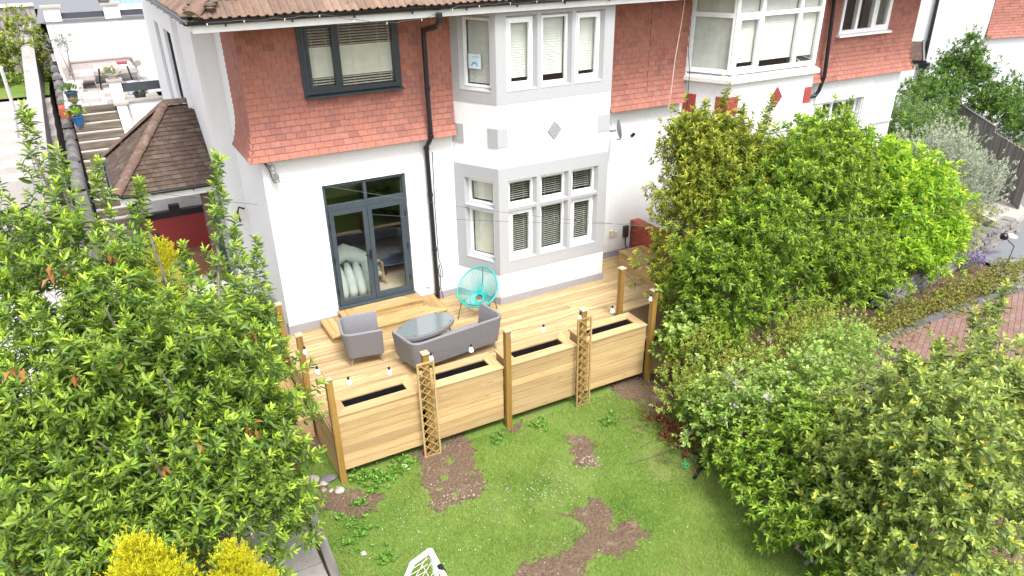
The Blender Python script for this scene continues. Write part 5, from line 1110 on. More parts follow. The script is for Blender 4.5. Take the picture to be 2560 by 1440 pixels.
def leaders(lst, rng, step=.075, r=.20):
    """upright leading stems (base, tip) set with side sprigs that shorten towards the tip"""
    PP, DD = [], []
    for (a, b) in lst:
        a, b = np.array(a, float), np.array(b, float); ln_ = np.linalg.norm(b-a); n = max(3, int(ln_/step)); t = np.linspace(0,1,n)[:,None]; d = unit(b-a)
        bend = rng.normal(0,.04,3)*np.sin(t*3.1); p = a+(b-a)*t*(1-.16/max(ln_,.2))+bend; az = (np.arange(n)*2.4+rng.uniform(0,6))[:,None]; rd = np.concatenate([np.cos(az),np.sin(az),np.zeros((n,1))],1); rr = (r*(1-t)**.8)*rng.uniform(.35,1.1,(n,1))
        PP.append(p+rd*rr-np.array([0,0,1])*rr*.2); DD.append(unit(rd*(.75*(1-t)+.02)+d*.9+rng.normal(0,.12,(n,3))))
    return np.concatenate(PP), np.concatenate(DD)
def foliage(parts, mat, parent, name='crown', kind='stuff'):
    V, F, A, o = [], [], [], 0
    for v, f, a in parts: V.append(v); F.append(f+o); A.append(a); o += len(v)
    V, F, A = np.concatenate(V), np.concatenate(F), np.concatenate(A)
    me = npmesh(name, V, F, {'age': A}); return obj(name, me, mat, parent, kind=kind)
def limb(parent, pts, r0, r1, mat='bark', name='branch', n=7):
    k = len(pts); return MB().tube(pts, [r0+(r1-r0)*i/(k-1) for i in range(k)], n).build(name, mat, parent, smooth=True)
def wander(a, b, rng, n=6, amp=.10):
    a, b = np.array(a, float), np.array(b, float); return [tuple(a+(b-a)*t+rng.normal(0,amp,3)*math.sin(math.pi*t)) for t in np.linspace(0,1,n)]
def barkmat(name, c0, c1):
    a = N(name); v = a.coord((6,6,1.2), rnd=False); n1 = a.noise(v, 6, 6, .6); a.out(a.ramp(n1, [(.35,c0),(.65,c1)]), .9, 0, .2); a.bump(n1, .4, .01)
barkmat('bark', (.10,.085,.07), (.24,.21,.18)); barkmat('twig', (.09,.06,.035), (.17,.12,.08))
def plant(name, label, cat, base, mat, parts, stems, rng, group=None, trunk='trunk', r=.05, bark='bark', crown='crown'):
    t = thing(name, label, cat, base, group)
    for i, tip in enumerate(stems): limb(t, wander(base if i == 0 else (base[0]+rng.normal(0,.06), base[1]+rng.normal(0,.06), base[2]), tip, rng), r*(1 if i == 0 else .75), r*.25, bark, trunk if i == 0 else 'branch')
    foliage(parts, mat, t, crown); return t
leafmat('bay_leaf', (.078,.142,.032), (.53,.72,.068), (.270,.405,.058), .38, .38)
leafmat('tall_shrub_leaf', (.085,.130,.022), (.62,.56,.08), (.340,.405,.038), .38, .38)
leafmat('laurel_leaf', (.075,.145,.022), (.50,.68,.055), (.270,.415,.040), .38, .38)
leafmat('lime_leaf', (.15,.32,.026), (.58,.74,.07), (.36,.55,.04), .4, .38)
leafmat('silver_leaf', (.33,.36,.26), (.62,.65,.53), (.46,.50,.39), .6, .25)
leafmat('dull_leaf', (.095,.18,.042), (.29,.40,.095), (.18,.29,.064), .45, .32)
leafmat('dark_hedge_leaf', (.06,.145,.028), (.26,.38,.05), (.14,.25,.04), .4, .3)
leafmat('golden_spray', (.26,.30,.012), (.74,.68,.020), (.55,.53,.016), .6, .25, hue=.015)
leafmat('rhodo_leaf', (.075,.155,.024), (.50,.68,.075), (.285,.445,.048), .38, .36)
leafmat('foreground_bay_leaf', (.100,.160,.046), (.62,.68,.125), (.355,.450,.098), .32, .34, (.62,.52,.03))
leafmat('bramble_leaf', (.19,.31,.06), (.54,.66,.19), (.38,.52,.12), .5, .36)
leafmat('fine_leaf', (.21,.28,.042), (.56,.59,.14), (.39,.45,.08), .5, .36)
leafmat('ground_cover', (.15,.18,.035), (.42,.37,.11), (.28,.27,.055), .6, .25, (.36,.12,.04))
leafmat('dead_leaf', (.34,.13,.05), (.52,.26,.11), (.43,.18,.07), .6, .2)
leafmat('brown_litter', (.13,.035,.015), (.25,.08,.035), (.19,.055,.025), .6, .1)
leafmat('olive_leaf', (.18,.21,.16), (.38,.40,.34), None, .6, .2)
leafmat('yellow_bush', (.12,.22,.04), (.56,.54,.09), (.33,.38,.06), .5, .3)
leafmat('purple_petal', (.25,.13,.42), (.40,.24,.62), None, .6, .3); leafmat('pink_petal', (.5,.43,.42), (.68,.63,.6), None, .6, .3); leafmat('red_petal', (.30,.010,.035), (.45,.02,.07), None, .5, .3); leafmat('orange_petal', (.62,.14,.01), (.75,.45,.02), None, .5, .3)
# ---- the big bay tree on the left
rng = np.random.default_rng(5)
bay_lobes = [(-1.75,-4.6,2.0,1.1,1.0,1.35,728),(-2.1,-3.9,2.9,0.75,0.75,1.0,325),(-1.0,-4.5,1.45,0.9,0.85,1.25,559),(-0.68,-4.25,0.65,0.65,0.7,0.95,351),(-2.6,-4.9,1.3,0.9,0.9,1.2,364),(-1.6,-5.5,0.95,1.0,0.8,1.05,442),(-0.95,-5.3,0.4,0.65,0.6,0.85,260),(-0.48,-3.75,0.7,0.42,0.5,0.85,130),(-1.25,-4.0,2.1,0.65,0.65,0.8,221),(-0.45,-3.4,1.55,0.35,0.4,0.8,117),(-2.75,-4.2,2.3,0.45,0.6,0.8,65),(-2.9,-5.6,0.9,0.8,0.7,1.2,390),(-2.2,-5.9,0.7,0.8,0.6,1.0,312),(-2.6,-4.6,0.3,0.8,0.8,0.9,234),(-3.15,-4.5,1.9,0.5,0.6,0.9,195),(-3.2,-4.9,0.6,0.6,0.6,0.9,195)]
P, D = lobes_points(bay_lobes, rng, 6, .19, .22, .95, .5, .18)
lead = [((-2.2,-3.6,3.2),(-2.05,-3.1,5.05)),((-2.05,-3.5,3.5),(-1.85,-3.2,4.55)),((-2.5,-3.6,3.4),(-2.55,-3.3,4.6)),((-1.35,-3.6,2.4),(-1.14,-3.2,4.15)),((-1.6,-3.5,2.9),(-1.52,-3.2,4.45)),((-.52,-3.3,1.8),(-.22,-3.0,4.25)),((-.42,-3.2,2.0),(-.16,-2.9,3.35)),((-.25,-3.2,1.4),(.06,-2.9,3.05)),((-.85,-3.5,2.0),(-.85,-3.2,3.3)),((-.22,-3.3,1.0),(.02,-3.05,2.25)),((-3.0,-4,2.6),(-3.05,-3.8,4.1)),((-2.55,-4.4,2.6),(-2.6,-4.2,3.6)),((-1.9,-4.3,2.8),(-1.85,-4.1,3.7)),((-1.4,-4.3,2.4),(-1.35,-4.1,3.35)),((-1.0,-4.2,2.0),(-.95,-4.0,2.9)),((-.6,-4.0,1.4),(-.5,-3.8,2.3)),((-2.2,-5.0,2.4),(-2.2,-4.9,3.2)),((-1.3,-5.0,1.8),(-1.25,-4.9,2.6)),((-.7,-4.8,1.0),(-.62,-4.7,1.75))]
P2, D2_ = leaders(lead, rng, .050, .26); P = np.concatenate([P, P2]); D = np.concatenate([D, D2_])
bt = thing('bay_tree', 'large multi stemmed bay tree filling the left foreground', 'tree', (-1.5,-4.6,GZ))
front_tips = [(-1.75,-5.75,2.2),(-1.15,-5.5,1.75),(-.85,-5.05,1.9),(-2.2,-5.5,2.3),(-1.45,-5.3,2.7)]
for i, tip in enumerate(front_tips): limb(bt, wander((-1.5+.1*i,-4.7,GZ), tip, rng, 8, .10), .042, .010, 'bark', 'branch')
stem_tips = [(-2.1,-3.3,4.6),(-1.2,-3.6,3.6),(-.4,-3.1,3.4),(-1.8,-4.6,3.2),(-.7,-4.3,2.2),(-2.6,-4.3,3.2),(-1.5,-5.4,2.0),(-.4,-4.4,1.4)]
for i, tip in enumerate(stem_tips): limb(bt, wander((-1.5+.12*math.cos(i*2.1),-4.6+.12*math.sin(i*2.1),GZ), tip, rng, 8, .12), .06 if i < 4 else .045, .012, 'bark', 'trunk' if i == 0 else 'branch')
V, F, A = shoots(P, D, rng, 14, .14, .108, .034, 1.0, (92,30), .16)
crown = foliage([(V, F, A)], 'bay_leaf', bt)
lm = MB().add([(0,0,0),(.15,.48,.08),(0,.48,0),(-.15,.48,.08),(0,1,-.1)], [(0,1,2),(2,1,4),(0,2,3),(2,4,3)]).mesh('leaf'); at = lm.attributes.new('age', 'FLOAT', 'POINT')
for i in range(5): at.data[i].value = .75
lobc = P[np.argsort(np.linalg.norm(P-CAMPOS, axis=1))[:2200]]; pick = rng.choice(len(lobc), 230, replace=False)
for i in pick:
    q = Vector(unit(rng.normal(size=3)*np.array([1,1,.5])+np.array([0,-.2,.55]))).to_track_quat('Y', 'Z').to_matrix().to_4x4(); M = Matrix.Translation(lobc[i]) @ q @ Matrix.Rotation(rng.uniform(0,6.28),4,'Y') @ Matrix.Scale(rng.uniform(.085,.12),4); obj('leaf', lm, 'bay_leaf', crown, M)
dm_ = MB().add([(0,0,0),(.17,.48,.14),(0,.48,0),(-.17,.48,.14),(0,1,-.2)], [(0,1,2),(2,1,4),(0,2,3),(2,4,3)]).mesh('dead_leaf')
for c in rng.choice(len(lobc), 22, replace=False):
    for k in range(4): obj('dead_leaf', dm_, 'dead_leaf', crown, Matrix.Translation(lobc[c]+rng.normal(0,.03,3)+np.array([0,-.10,.09])) @ Vector(unit(rng.normal(size=3)+np.array([0,-.5,-.3]))).to_track_quat('Y','Z').to_matrix().to_4x4() @ Matrix.Scale(rng.uniform(.11,.15),4))
# ---- golden conifers
def conifer(label, x, y, z0, z1, r, n, seed):
    rg_ = np.random.default_rng(seed); t = thing('golden_conifer', label, 'conifer', (x,y,z0), 'golden conifers')
    limb(t, [(x,y,z0),(x,y,z0+(z1-z0)*.5),(x,y,z1-.1)], .05, .01, 'bark', 'trunk'); PP, DD = [], []
    plumes = max(10, n//55)
    for k in range(plumes):
        a = rg_.uniform(0,6.28); h = rg_.uniform(0,1)**.8; rr = r*(1-h)**.55*rg_.uniform(.55,1); tip = np.array([x+rr*math.cos(a), y+rr*math.sin(a), z0+(z1-z0)*(.35+.65*h)]); tip[2] += .10*rg_.random(); b = tip+np.array([-.35*rr*math.cos(a),-.35*rr*math.sin(a),-.45]); m = n//plumes
        tt = rg_.random(m)**.7; c = b+(tip-b)*tt[:,None]; w_ = .10*(1-tt**2.2)+.008; o = rg_.normal(0,1,(m,3))*w_[:,None]; PP.append(c+o); DD.append(unit(unit(o)*.6+np.array([0,0,1.])+.25*unit(tip-b)))
    P_, D_ = np.concatenate(PP), np.concatenate(DD); foliage([shoots(P_, D_, rg_, 8, .050, .032, .0085, 1, (50,14), .28, .25, False, .1, 0)], 'golden_spray', t)
conifer('golden conifer in the left foreground, the larger of the two at the bottom edge', -1.98,-7.15, GZ, 2.22, .66, 8000, 1)
conifer('golden conifer at the bottom edge nearer the path', -1.28,-6.75, GZ, 1.48, .5, 5000, 2)
conifer('golden conifer behind the bay tree in front of the porch', -1.1,-.6, GZ, 2.45, .85, 6000, 3)
conifer('golden conifer behind the bay tree near the left edge of the view', -2.1,-.8, GZ, 2.25, .60, 3500, 4)
conifer('small golden conifer glimpsed low between the bay branches', -.55,-2.3, GZ, .75, .40, 1200, 5)
# ---- right hand hedge
R = np.random.default_rng
def shrub(label, name, lob, mat, seed, cat='shrub', lead_=None, n=12, stem=.12, leaf=.096, width=.033, per=7, cl=.19, tip=1.0, spread=(92,30), base=None, stems=4, r=.04, jit=.16, upb=.85, shell=.19, extra=None, group=None, droop=.12, young=None, crown='crown', dens=.64):
    g = R(seed); P_, D_ = lobes_points([(*l[:6], l[6]*dens) for l in lob], g, per, cl, shell, upb, .55, .3)
    if lead_: a, b = leaders(lead_, g, .05, .12); P_, D_ = np.concatenate([P_, a]), np.concatenate([D_, b])
    base = base or (lob[0][0], lob[0][1], GZ); tips = [(l[0]+g.normal(0,.1), l[1]+g.normal(0,.1), l[2]+l[5]*.5) for l in lob][:stems]
    yg = None
    t = plant(name, label, cat, base, mat, [shoots(P_, D_, g, n, stem, leaf, width, tip, spread, jit, droop=droop)], tips, g, group, 'trunk' if cat == 'tree' else 'stem', r, crown=crown)
    if extra: extra(t, P_, D_, g)
    return t
shrub('tall evergreen shrub with reddish new tips beside the right end of the deck', 'evergreen_shrub', [(8.65,-2.25,2.25,.95,.85,1.25,1500),(8.05,-2.75,1.45,.85,.85,1.25,1200),(7.55,-3.15,.75,.75,.80,1.15,900),(9.3,-2.2,1.6,.8,.9,1.5,800),(8.3,-1.9,2.7,.5,.5,.75,350)], 'tall_shrub_leaf', 101, lead_=[((8.9,-2.1,3.0),(9.05,-2.0,4.0)),((9.25,-2.2,2.8),(9.4,-2.1,3.55)),((9.75,-2.3,2.6),(10.0,-2.2,3.75)),((8.1,-2.0,2.8),(8.1,-1.95,3.55)),((8.55,-2.0,3.0),(8.6,-1.9,3.75)),((8.85,-2.3,2.8),(8.8,-2.3,3.6)),((7.75,-2.5,2.0),(7.7,-2.4,2.85))])
def yellowing(t, P_, D_, g): pass
shrub('dense bay shrub with many pale leaves standing in front of the tall shrub', 'bay_shrub', [(7.55,-3.9,.75,.85,.75,1.3,1150),(8.35,-3.9,1.1,.85,.8,1.5,1100),(7.1,-4.3,-.05,.6,.6,.8,420)], 'laurel_leaf', 102, leaf=.105, width=.037, tip=.9)
shrub('large rounded green laurel in the middle of the hedge', 'laurel_shrub', [(9.9,-3.2,1.35,1.15,1.0,1.75,1900),(10.9,-2.9,1.55,1.15,1.0,1.7,1700),(11.7,-2.7,1.2,1.0,.95,1.55,1200),(10.4,-3.8,.2,1.0,.75,1.0,800),(11.8,-3.7,.1,.9,.6,.95,700),(11.3,-2.4,2.3,.6,.6,.7,380)], 'laurel_leaf', 103, leaf=.108, width=.038, tip=1.0, lead_=[((12.1,-2.4,2.2),(12.2,-2.3,3.0)),((11.3,-2.3,2.6),(11.35,-2.2,3.35)),((10.6,-2.6,2.6),(10.6,-2.5,3.2))])
shrub('bright lime green laurel at the far end of the hedge', 'lime_laurel', [(13.2,-2.85,.80,1.0,.9,1.5,1150),(14.2,-2.75,.55,.95,.85,1.35,1000),(12.7,-2.4,1.5,.7,.7,1.0,450),(13.3,-3.62,.0,.9,.5,.75,500),(14.6,-3.4,-.05,.8,.5,.7,420)], 'lime_leaf', 104, leaf=.15, width=.056, n=9, lead_=[((13.0,-2.3,1.8),(13.1,-2.2,2.75)),((14.3,-2.4,1.5),(14.4,-2.3,2.3)),((13.7,-2.4,1.7),(13.8,-2.3,2.5))])
shrub('mid green shrub between the lime laurel and the silver bush', 'green_shrub', [(15.3,-2.7,.35,.75,.7,1.05,650),(15.4,-3.0,-.1,.7,.5,.6,380),(16.4,-2.8,-.1,.7,.5,.6,380)], 'fine_leaf', 105, leaf=.065, width=.028)
shrub('loose silvery grey shrub in front of the board fence', 'silver_shrub', [(16.4,-1.9,.85,1.1,.9,1.35,2000),(17.4,-2.2,.35,.95,.8,1.1,1500),(15.6,-1.6,1.1,.7,.7,1.0,800)], 'silver_leaf', 106, leaf=.065, width=.02, n=10, cl=.17, spread=(60,25))
shrub('upright dull green shrub beside the neighbouring house corner', 'upright_shrub', [(18.6,.8,.6,.8,.8,1.5,1200),(19.6,1.2,.5,.8,.8,1.5,1100),(20.6,1.2,.3,.8,.7,1.4,900),(18.2,.2,.0,.6,.6,1.0,450),(19.4,.2,.0,.8,.6,1.0,600),(21.2,.6,.2,.6,.6,1.0,420)], 'dull_leaf', 107, leaf=.075, width=.026, upb=1.2)
shrub('tall pointed green tree against the far white house', 'garden_tree', [(25.2,3.4,1.2,1.25,1.1,1.2,1100),(25.0,3.3,2.0,.85,.75,.9,560),(24.9,3.25,2.7,.40,.35,.55,170),(23.6,3.2,1.2,.9,.8,.8,600)], 'dark_hedge_leaf', 108, 'tree', leaf=.085, width=.04)
shrub('dense green hedge growing over the top of the board fence', 'hedge', [(25.6,2.3,.7,1.0,.8,.9,900),(25.0,1.0,.8,1.0,.9,.9,900),(24.0,-.2,.7,1.0,.9,.85,800),(22.6,3.0,1.2,.8,.7,.7,460),(26.8,2.0,1.0,1.2,.9,.9,600)], 'dark_hedge_leaf', 109, 'hedge', leaf=.085, width=.042)
# ---- low mixed border between hedge, deck and lawn
def flowers(mat, n, seed, size=.022, k=5, name='flowers', zmin=-.5, lift=.06):
    def f(t, P_, D_, g):
        idx = g.choice(len(P_), n); c = P_[idx]+D_[idx]*lift; PP = np.repeat(c, k, 0)+g.normal(0,size*1.4,(n*k,3)); foliage([shoots(PP, unit(g.normal(size=(n*k,3))+np.array([0,-.3,.6])), g, 5, .004, size, size*.8, 1, (70,50), stems=False)], mat, t, name)
    return f
shrub('small leaved fuchsia bush with red flowers beside the right planter', 'fuchsia_bush', [(6.55,-4.65,.0,.55,.55,.75,520),(6.15,-5.15,-.25,.55,.5,.6,480),(7.0,-5.2,-.2,.7,.6,.65,520)], 'fine_leaf', 110, leaf=.048, width=.024, stem=.09, n=10, per=12, extra=flowers('red_petal', 40, 5, .024, 3))
shrub('broad pale leaved hydrangea at the foot of the right planter', 'hydrangea', [(6.72,-4.02,.05,.42,.38,.70,180),(6.55,-4.35,-.4,.35,.35,.4,110)], 'bramble_leaf', 111, leaf=.10, width=.075, n=7, stem=.10)
shrub('sprawling bramble with clusters of pale pink blossom behind the rhododendrons', 'bramble', [(6.2,-6.05,.05,.85,.6,.62,520),(7.2,-6.2,.10,.9,.7,.7,560),(6.1,-5.7,-.30,.45,.45,.5,260)], 'bramble_leaf', 112, leaf=.075, width=.045, n=8, stem=.10, per=9, extra=flowers('pink_petal', 95, 6, .030, 7))
shrub('fine leaved olive green bush below the middle of the hedge', 'small_leaved_bush', [(8.3,-5.1,-.15,.9,.6,.65,700),(9.2,-4.9,-.15,.8,.6,.65,560),(7.6,-5.7,-.2,.6,.5,.6,380)], 'fine_leaf', 113, leaf=.05, width=.024, stem=.09, n=10, per=12)
shrub('light green shrub at the edge of the brick drive', 'drive_shrub', [(8.5,-6.0,-.0,.8,.65,.7,640),(9.2,-5.6,-.25,.5,.4,.5,260)], 'bramble_leaf', 114, leaf=.06, width=.03, stem=.10, n=10, per=10)
shrub('rhododendron with whorled leaves at the lawn edge, nearest the soil patch', 'rhododendron', [(6.1,-6.35,-.25,.55,.5,.55,280),(5.95,-5.5,-.45,.33,.35,.4,120),(6.45,-6.9,.0,.6,.55,.6,300)], 'rhodo_leaf', 115, leaf=.105, width=.036, n=12, stem=.05, spread=(85,50))
shrub('rhododendron with whorled leaves in the middle of the lawn edge', 'rhododendron', [(5.75,-7.1,-.2,.62,.6,.62,370),(5.5,-7.65,-.35,.48,.48,.5,230),(6.1,-7.5,.15,.6,.6,.7,320)], 'rhodo_leaf', 116, leaf=.105, width=.036, n=12, stem=.05, spread=(85,50))
shrub('rhododendron with whorled leaves at the lower lawn edge', 'rhododendron', [(5.35,-8.2,-.35,.48,.48,.5,270),(5.75,-8.3,-.05,.6,.55,.6,320)], 'rhodo_leaf', 117, leaf=.105, width=.036, n=12, stem=.05, spread=(85,50))
shrub('large glossy bay bush filling the right foreground', 'foreground_bay', [(6.0,-9.2,.85,1.0,.85,1.35,1300),(7.0,-8.7,.70,1.0,.9,1.15,1200),(5.75,-9.3,.20,.75,.7,1.0,700),(6.5,-7.9,-.05,.85,.75,1.0,760),(7.6,-7.8,-.15,.9,.9,.95,760),(5.9,-8.5,.25,.7,.7,.9,560),(7.9,-8.8,.75,.8,.8,1.1,600)], 'foreground_bay_leaf', 118, leaf=.092, width=.040, n=11, stem=.13, tip=.95, lead_=[((7.4,-8.4,1.6),(7.5,-8.2,2.45)),((7.8,-8.4,1.6),(8.0,-8.2,2.7)),((6.7,-8.0,1.0),(6.8,-7.85,1.95)),((7.0,-8.0,.9),(7.1,-7.8,1.75)),((7.6,-8.0,1.0),(7.7,-7.8,1.8)),((6.4,-8.1,1.0),(6.35,-8.0,1.85)),((8.1,-8.0,1.2),(8.3,-7.9,2.2)),((6.9,-8.3,1.4),(6.95,-8.2,2.15))])
shrub('small trailing rhododendron sprig at the bottom edge of the lawn', 'rhododendron', [(5.2,-8.85,-.60,.30,.28,.28,90)], 'rhodo_leaf', 119, leaf=.075, width=.026, n=10, stem=.05, spread=(85,50))
# dead twigs and brown leaves raked under the rhododendron
lt = thing('leaf_pile', 'pile of rusty dead leaves and twigs under the shrubs by the lawn', 'leaf pile', (5.6,-5.1,GZ)); g = R(77)
PP = np.stack([g.normal(5.72,.15,150), g.normal(-5.15,.38,150), GZ+.03+np.abs(g.normal(0,.05,150))], 1); foliage([shoots(PP, unit(g.normal(size=(150,3))+np.array([0,0,.4])), g, 5, .04, .075, .028, 1, (80,40), stems=False)], 'brown_litter', lt, 'leaves')
tw = MB()
for k in range(26):
    p = np.array([g.normal(5.45,.2), g.normal(-5.3,.4), GZ+.03]); q = p+np.array([g.normal(-.15,.2), g.normal(0,.2), abs(g.normal(.04,.05))]); tw.tube([tuple(p), tuple((p+q)/2+g.normal(0,.03,3)), tuple(q)], .005, 4)
o = tw.build('twigs', 'twig', lt); o['kind'] = 'stuff'
# ground cover along the drive, purple flowers on the dry wall, hedge in the neighbouring garden, yellow bush
def mass(name, label, P_, D_, mat, g, **kw):
    t = foliage([shoots(P_, D_, g, **kw)], mat, None, name); t['label'] = label; return t
g = R(31); s_ = g.random(2600); PP = np.stack([10.4+7.2*s_, -4.45+.25*s_+.12*np.sin(s_*23)+g.normal(0,.24,2600)-.25*(s_ < .15)*g.random(2600), GZ+.06+np.abs(g.normal(0,.06,2600))], 1)
mass('ground_cover', 'low yellowish ground cover between the drive and the dry stone wall', PP, unit(g.normal(0,.5,(2600,3))+np.array([0,0,1])), 'ground_cover', g, n=6, stem=.04, leaf=.05, width=.026, spread=(85,40), stems=False)
g = R(32); PP = np.stack([g.uniform(8.2,11.2,700), g.normal(-4.55,.35,700), GZ+.03+np.abs(g.normal(0,.02,700))], 1); mass('leaf_litter', 'dry brown fallen leaves at the corner of the brick drive', PP, unit(g.normal(0,.6,(700,3))+np.array([0,0,.6])), 'dead_leaf', g, n=3, stem=.01, leaf=.07, width=.035, spread=(88,70), stems=False)
pf = thing('bellflower', 'purple flowered plant trailing over the dry stone wall', 'flowering plant', (16.0,-3.5,GZ+.3)); g = R(33); PP = np.stack([g.normal(16.0,.22,160), g.normal(-3.55,.12,160), GZ+.30+g.normal(0,.10,160)], 1); foliage([shoots(PP, unit(g.normal(size=(160,3))+np.array([0,-.5,.5])), g, 6, .05, .035, .018, 1, stems=False)], 'dull_leaf', pf, 'leaves'); foliage([shoots(PP[:110]+np.array([0,-.05,.06]), unit(g.normal(size=(110,3))+np.array([0,-.5,.6])), g, 5, .01, .035, .03, 1, (70,45), stems=False)], 'purple_petal', pf, 'flowers')
shrub('yellow green garden hedge in front of the grey boarded fence, top left', 'garden_hedge', [(-3.2,17.6,2.7,1.1,.6,1.0,500),(-4.6,17.4,2.7,1.2,.7,.9,500),(-6.2,17.4,2.6,1.2,.7,.9,400),(-3.0,18.6,3.5,.7,.5,.7,200)], 'yellow_bush', 120, 'hedge', leaf=.10, width=.05)
# potted plants
def potfill(t, mat, n, seed, leaf, width, spread_r, h, spread=(60,20), fl=None):
    g = R(seed); m = WM(t).translation; c = np.array(m)+np.array([0,0,h]); P_ = c+g.normal(0,1,(n,3))*np.array([spread_r,spread_r,spread_r*.5]); foliage([shoots(P_, unit((P_-c)*2+np.array([0,0,.35])), g, 8, .08, leaf, width, .9, spread)], mat, t, 'leaves')
    if fl: Q = P_[:n//2]+np.array([0,0,.12]); foliage([shoots(Q, unit(g.normal(size=(len(Q),3))+np.array([0,0,.6])), g, 6, .01, .035, .028, 1, (70,45), stems=False)], fl, t, 'flowers')
potfill(POTS[0], 'lime_leaf', 16, 1, .08, .04, .07, .30); potfill(POTS[1], 'dull_leaf', 16, 2, .06, .025, .08, .26, fl='orange_petal'); potfill(POTS[2], 'dull_leaf', 16, 3, .13, .025, .06, .30, (30,8)); potfill(POTS[4], 'dull_leaf', 16, 4, .08, .04, .10, .20); potfill(POTS[5], 'dull_leaf', 18, 5, .08, .03, .10, .18, fl='orange_petal')
limb(POTS[3], [(-1.70,12.9,2.8),(-1.70,12.9,3.4),(-1.66,12.9,3.75)], .022, .012, 'bark', 'trunk'); limb(POTS[3], [(-1.70,12.9,2.8),(-1.80,12.9,3.3),(-1.88,12.9,3.7)], .018, .01, 'bark', 'branch'); g = R(50); P_, D_ = lobes_points([(-1.64,12.9,3.8,.20,.2,.24,50),(-1.92,12.9,3.78,.20,.2,.22,50)], g, 5, .2); foliage([shoots(P_, D_, g, 9, .10, .055, .016, .9, (55,25))], 'olive_leaf', POTS[3], 'crown')
for i, t in enumerate(SIDEPOTS): potfill(t, ('bay_leaf','dull_leaf','rhodo_leaf')[i], 20, 60+i, .09, .035, .12, .34)
# ---- grass blades, weeds and daisies on the lawn
leafmat('grass_blade', (.12,.225,.034), (.36,.46,.11), (.215,.345,.058), .6, .34, hue=.02); leafmat('dry_blade', (.20,.15,.07), (.36,.29,.16), (.28,.22,.11), .7, .2); leafmat('weed_leaf', (.08,.22,.03), (.28,.46,.07), (.18,.36,.05), .45, .3); leafmat('daisy_petal', (.6,.6,.58), (.75,.75,.72), None, .6, .2)
def inmany(polys, X, Y):
    res = np.zeros(len(X), bool)
    for Pn in polys:
        Pn = np.array(Pn); c = np.zeros(len(X), bool); j = len(Pn)-1
        for i in range(len(Pn)):
            den = Pn[j,1]-Pn[i,1]; den = den if abs(den) > 1e-9 else 1e-9
            c ^= ((Pn[i,1] > Y) != (Pn[j,1] > Y)) & (X < (Pn[j,0]-Pn[i,0])*(Y-Pn[i,1])/den+Pn[i,0]); j = i
        res |= c
    return res
def fbm(X, Y, g, oct_=((.9,1.),(2.1,.6),(4.6,.4))):
    r = np.zeros(len(X))
    for f, a in oct_:
        for _ in range(4): th, ph = g.uniform(0,6.28), g.uniform(0,6.28); r += a*np.sin((X*math.cos(th)+Y*math.sin(th))*f*2.2+ph)
    return r/4
def blades(name, n, box, keep, mat, g, hmin, hmax, wd, label, lean=.5):
    X = g.uniform(box[0],box[1],n); Y = g.uniform(box[2],box[3],n); k = keep(X, Y); X, Y = X[k], Y[k]; n = len(X); h = g.uniform(hmin,hmax,n)*(1+.35*fbm(X,Y,R(3))); h = np.maximum(h,.012); az = g.uniform(0,6.28,n); S = np.stack([np.cos(az),np.sin(az),np.zeros(n)],1)*wd*.5; ln = g.normal(0,lean,(n,2))*h[:,None]; B_ = np.stack([X,Y,np.full(n,GZ)],1)
    V = np.stack([B_-S, B_+S, B_+np.concatenate([ln, h[:,None]],1)],1).reshape(-1,3); F = np.arange(n*3).reshape(-1,3); A = np.repeat(np.clip(.5+.35*fbm(X,Y,R(8))+g.normal(0,.16,n),0,1),3)
    return obj(name, npmesh(name, V, F, {'age': A}), mat, None, label=label, kind='stuff')
nz = R(3)
def keepg(X, Y):
    base = inmany([LAWN], X, Y) & ~inmany([[(.6,-2),(.6,-3.6),(6.4,-3.6),(6.4,-2)]], X, Y); g9 = R(44); Xs = X+.05*fbm(X*4,Y*4,R(45))+g9.normal(0,.045,len(X)); Ys = Y+.05*fbm(X*4,Y*4,R(46))+g9.normal(0,.045,len(X)); s = inmany(SOIL, Xs, Ys); thin = fbm(X, Y, R(12)); return base & (~s | (R(1).random(len(X)) < .05)) & (R(2).random(len(X)) < np.clip(.82-.50*(thin > .42)-.35*(thin > .75), .08, 1))
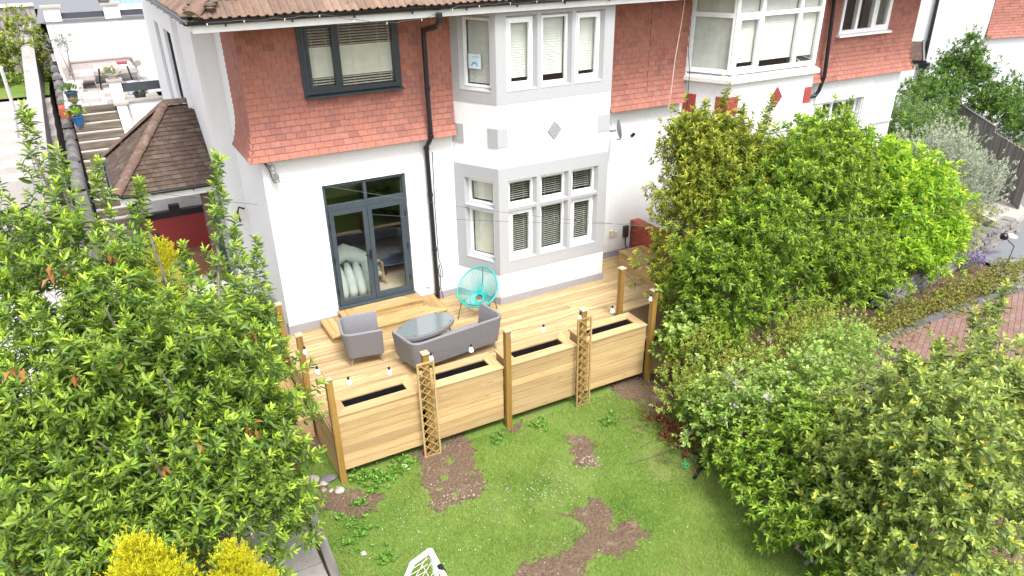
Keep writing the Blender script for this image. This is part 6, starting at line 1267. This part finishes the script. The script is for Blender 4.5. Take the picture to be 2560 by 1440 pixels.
blades('grass', 360000, (-.3,6.6,-9.6,-2.6), keepg, 'grass_blade', R(70), .022, .052, .0066, 'short green lawn grass in front of the planters')
def keepd(X, Y): base = inmany([LAWN], X, Y) & ~inmany([[(.6,-2),(.6,-3.6),(6.4,-3.6),(6.4,-2)]], X, Y); th = fbm(X, Y, R(12)); s = inmany([SOIL[2]], X, Y); s2 = inmany(SOIL, X+R(47).normal(0,.09,len(X)), Y+R(48).normal(0,.09,len(X))); return base & ((R(4).random(len(X)) < .10+.55*(th > .42)) | (s & (R(5).random(len(X)) < .8)) | (s2 & (R(6).random(len(X)) < .16)))
blades('dry_grass', 90000, (-.3,6.6,-9.6,-2.6), keepd, 'dry_blade', R(71), .012, .034, .006, 'dry straw coloured grass in the thin parts of the lawn', .9)
g = R(72); n_ = 520; cx_ = np.concatenate([g.normal(3.0,.55,120), g.normal(1.2,.5,60), g.uniform(.2,5.2,90)]); cy_ = np.concatenate([g.normal(-5.25,.30,120), g.normal(-5.0,.5,60), g.uniform(-8,-3.8,90)]); k = inmany([LAWN], cx_, cy_) & ~inmany(SOIL, cx_, cy_); PP = np.stack([cx_[k],cy_[k],np.full(k.sum(),GZ+.045)],1); t = foliage([shoots(PP, unit(g.normal(0,.25,(len(PP),3))+np.array([0,0,1])), g, 7, .003, .009, .008, 1, (85,70), stems=False)], 'daisy_petal', None, 'daisies'); t['label'] = 'small white daisies scattered over the lawn'
g = R(73); cc = [(.95,-3.75),(1.15,-3.85),(1.35,-3.72),(.75,-3.62),(1.05,-3.62),(1.55,-3.6),(.9,-4.0),(3.1,-3.85),(3.9,-3.8),(.35,-4.5),(.25,-4.9),(.45,-4.75),(5.0,-4.3),(.62,-4.2),(.5,-5.4)]; PP = np.concatenate([np.stack([g.normal(x,.09,16),g.normal(y,.09,16),np.full(16,GZ+.02)],1) for x, y in cc]); t = foliage([shoots(PP, unit(g.normal(0,.4,(len(PP),3))+np.array([0,0,1])), g, 6, .03, .065, .03, 1, (75,35), stems=False)], 'weed_leaf', None, 'lawn_weeds'); t['label'] = 'broad leaved weeds growing along the foot of the planters'
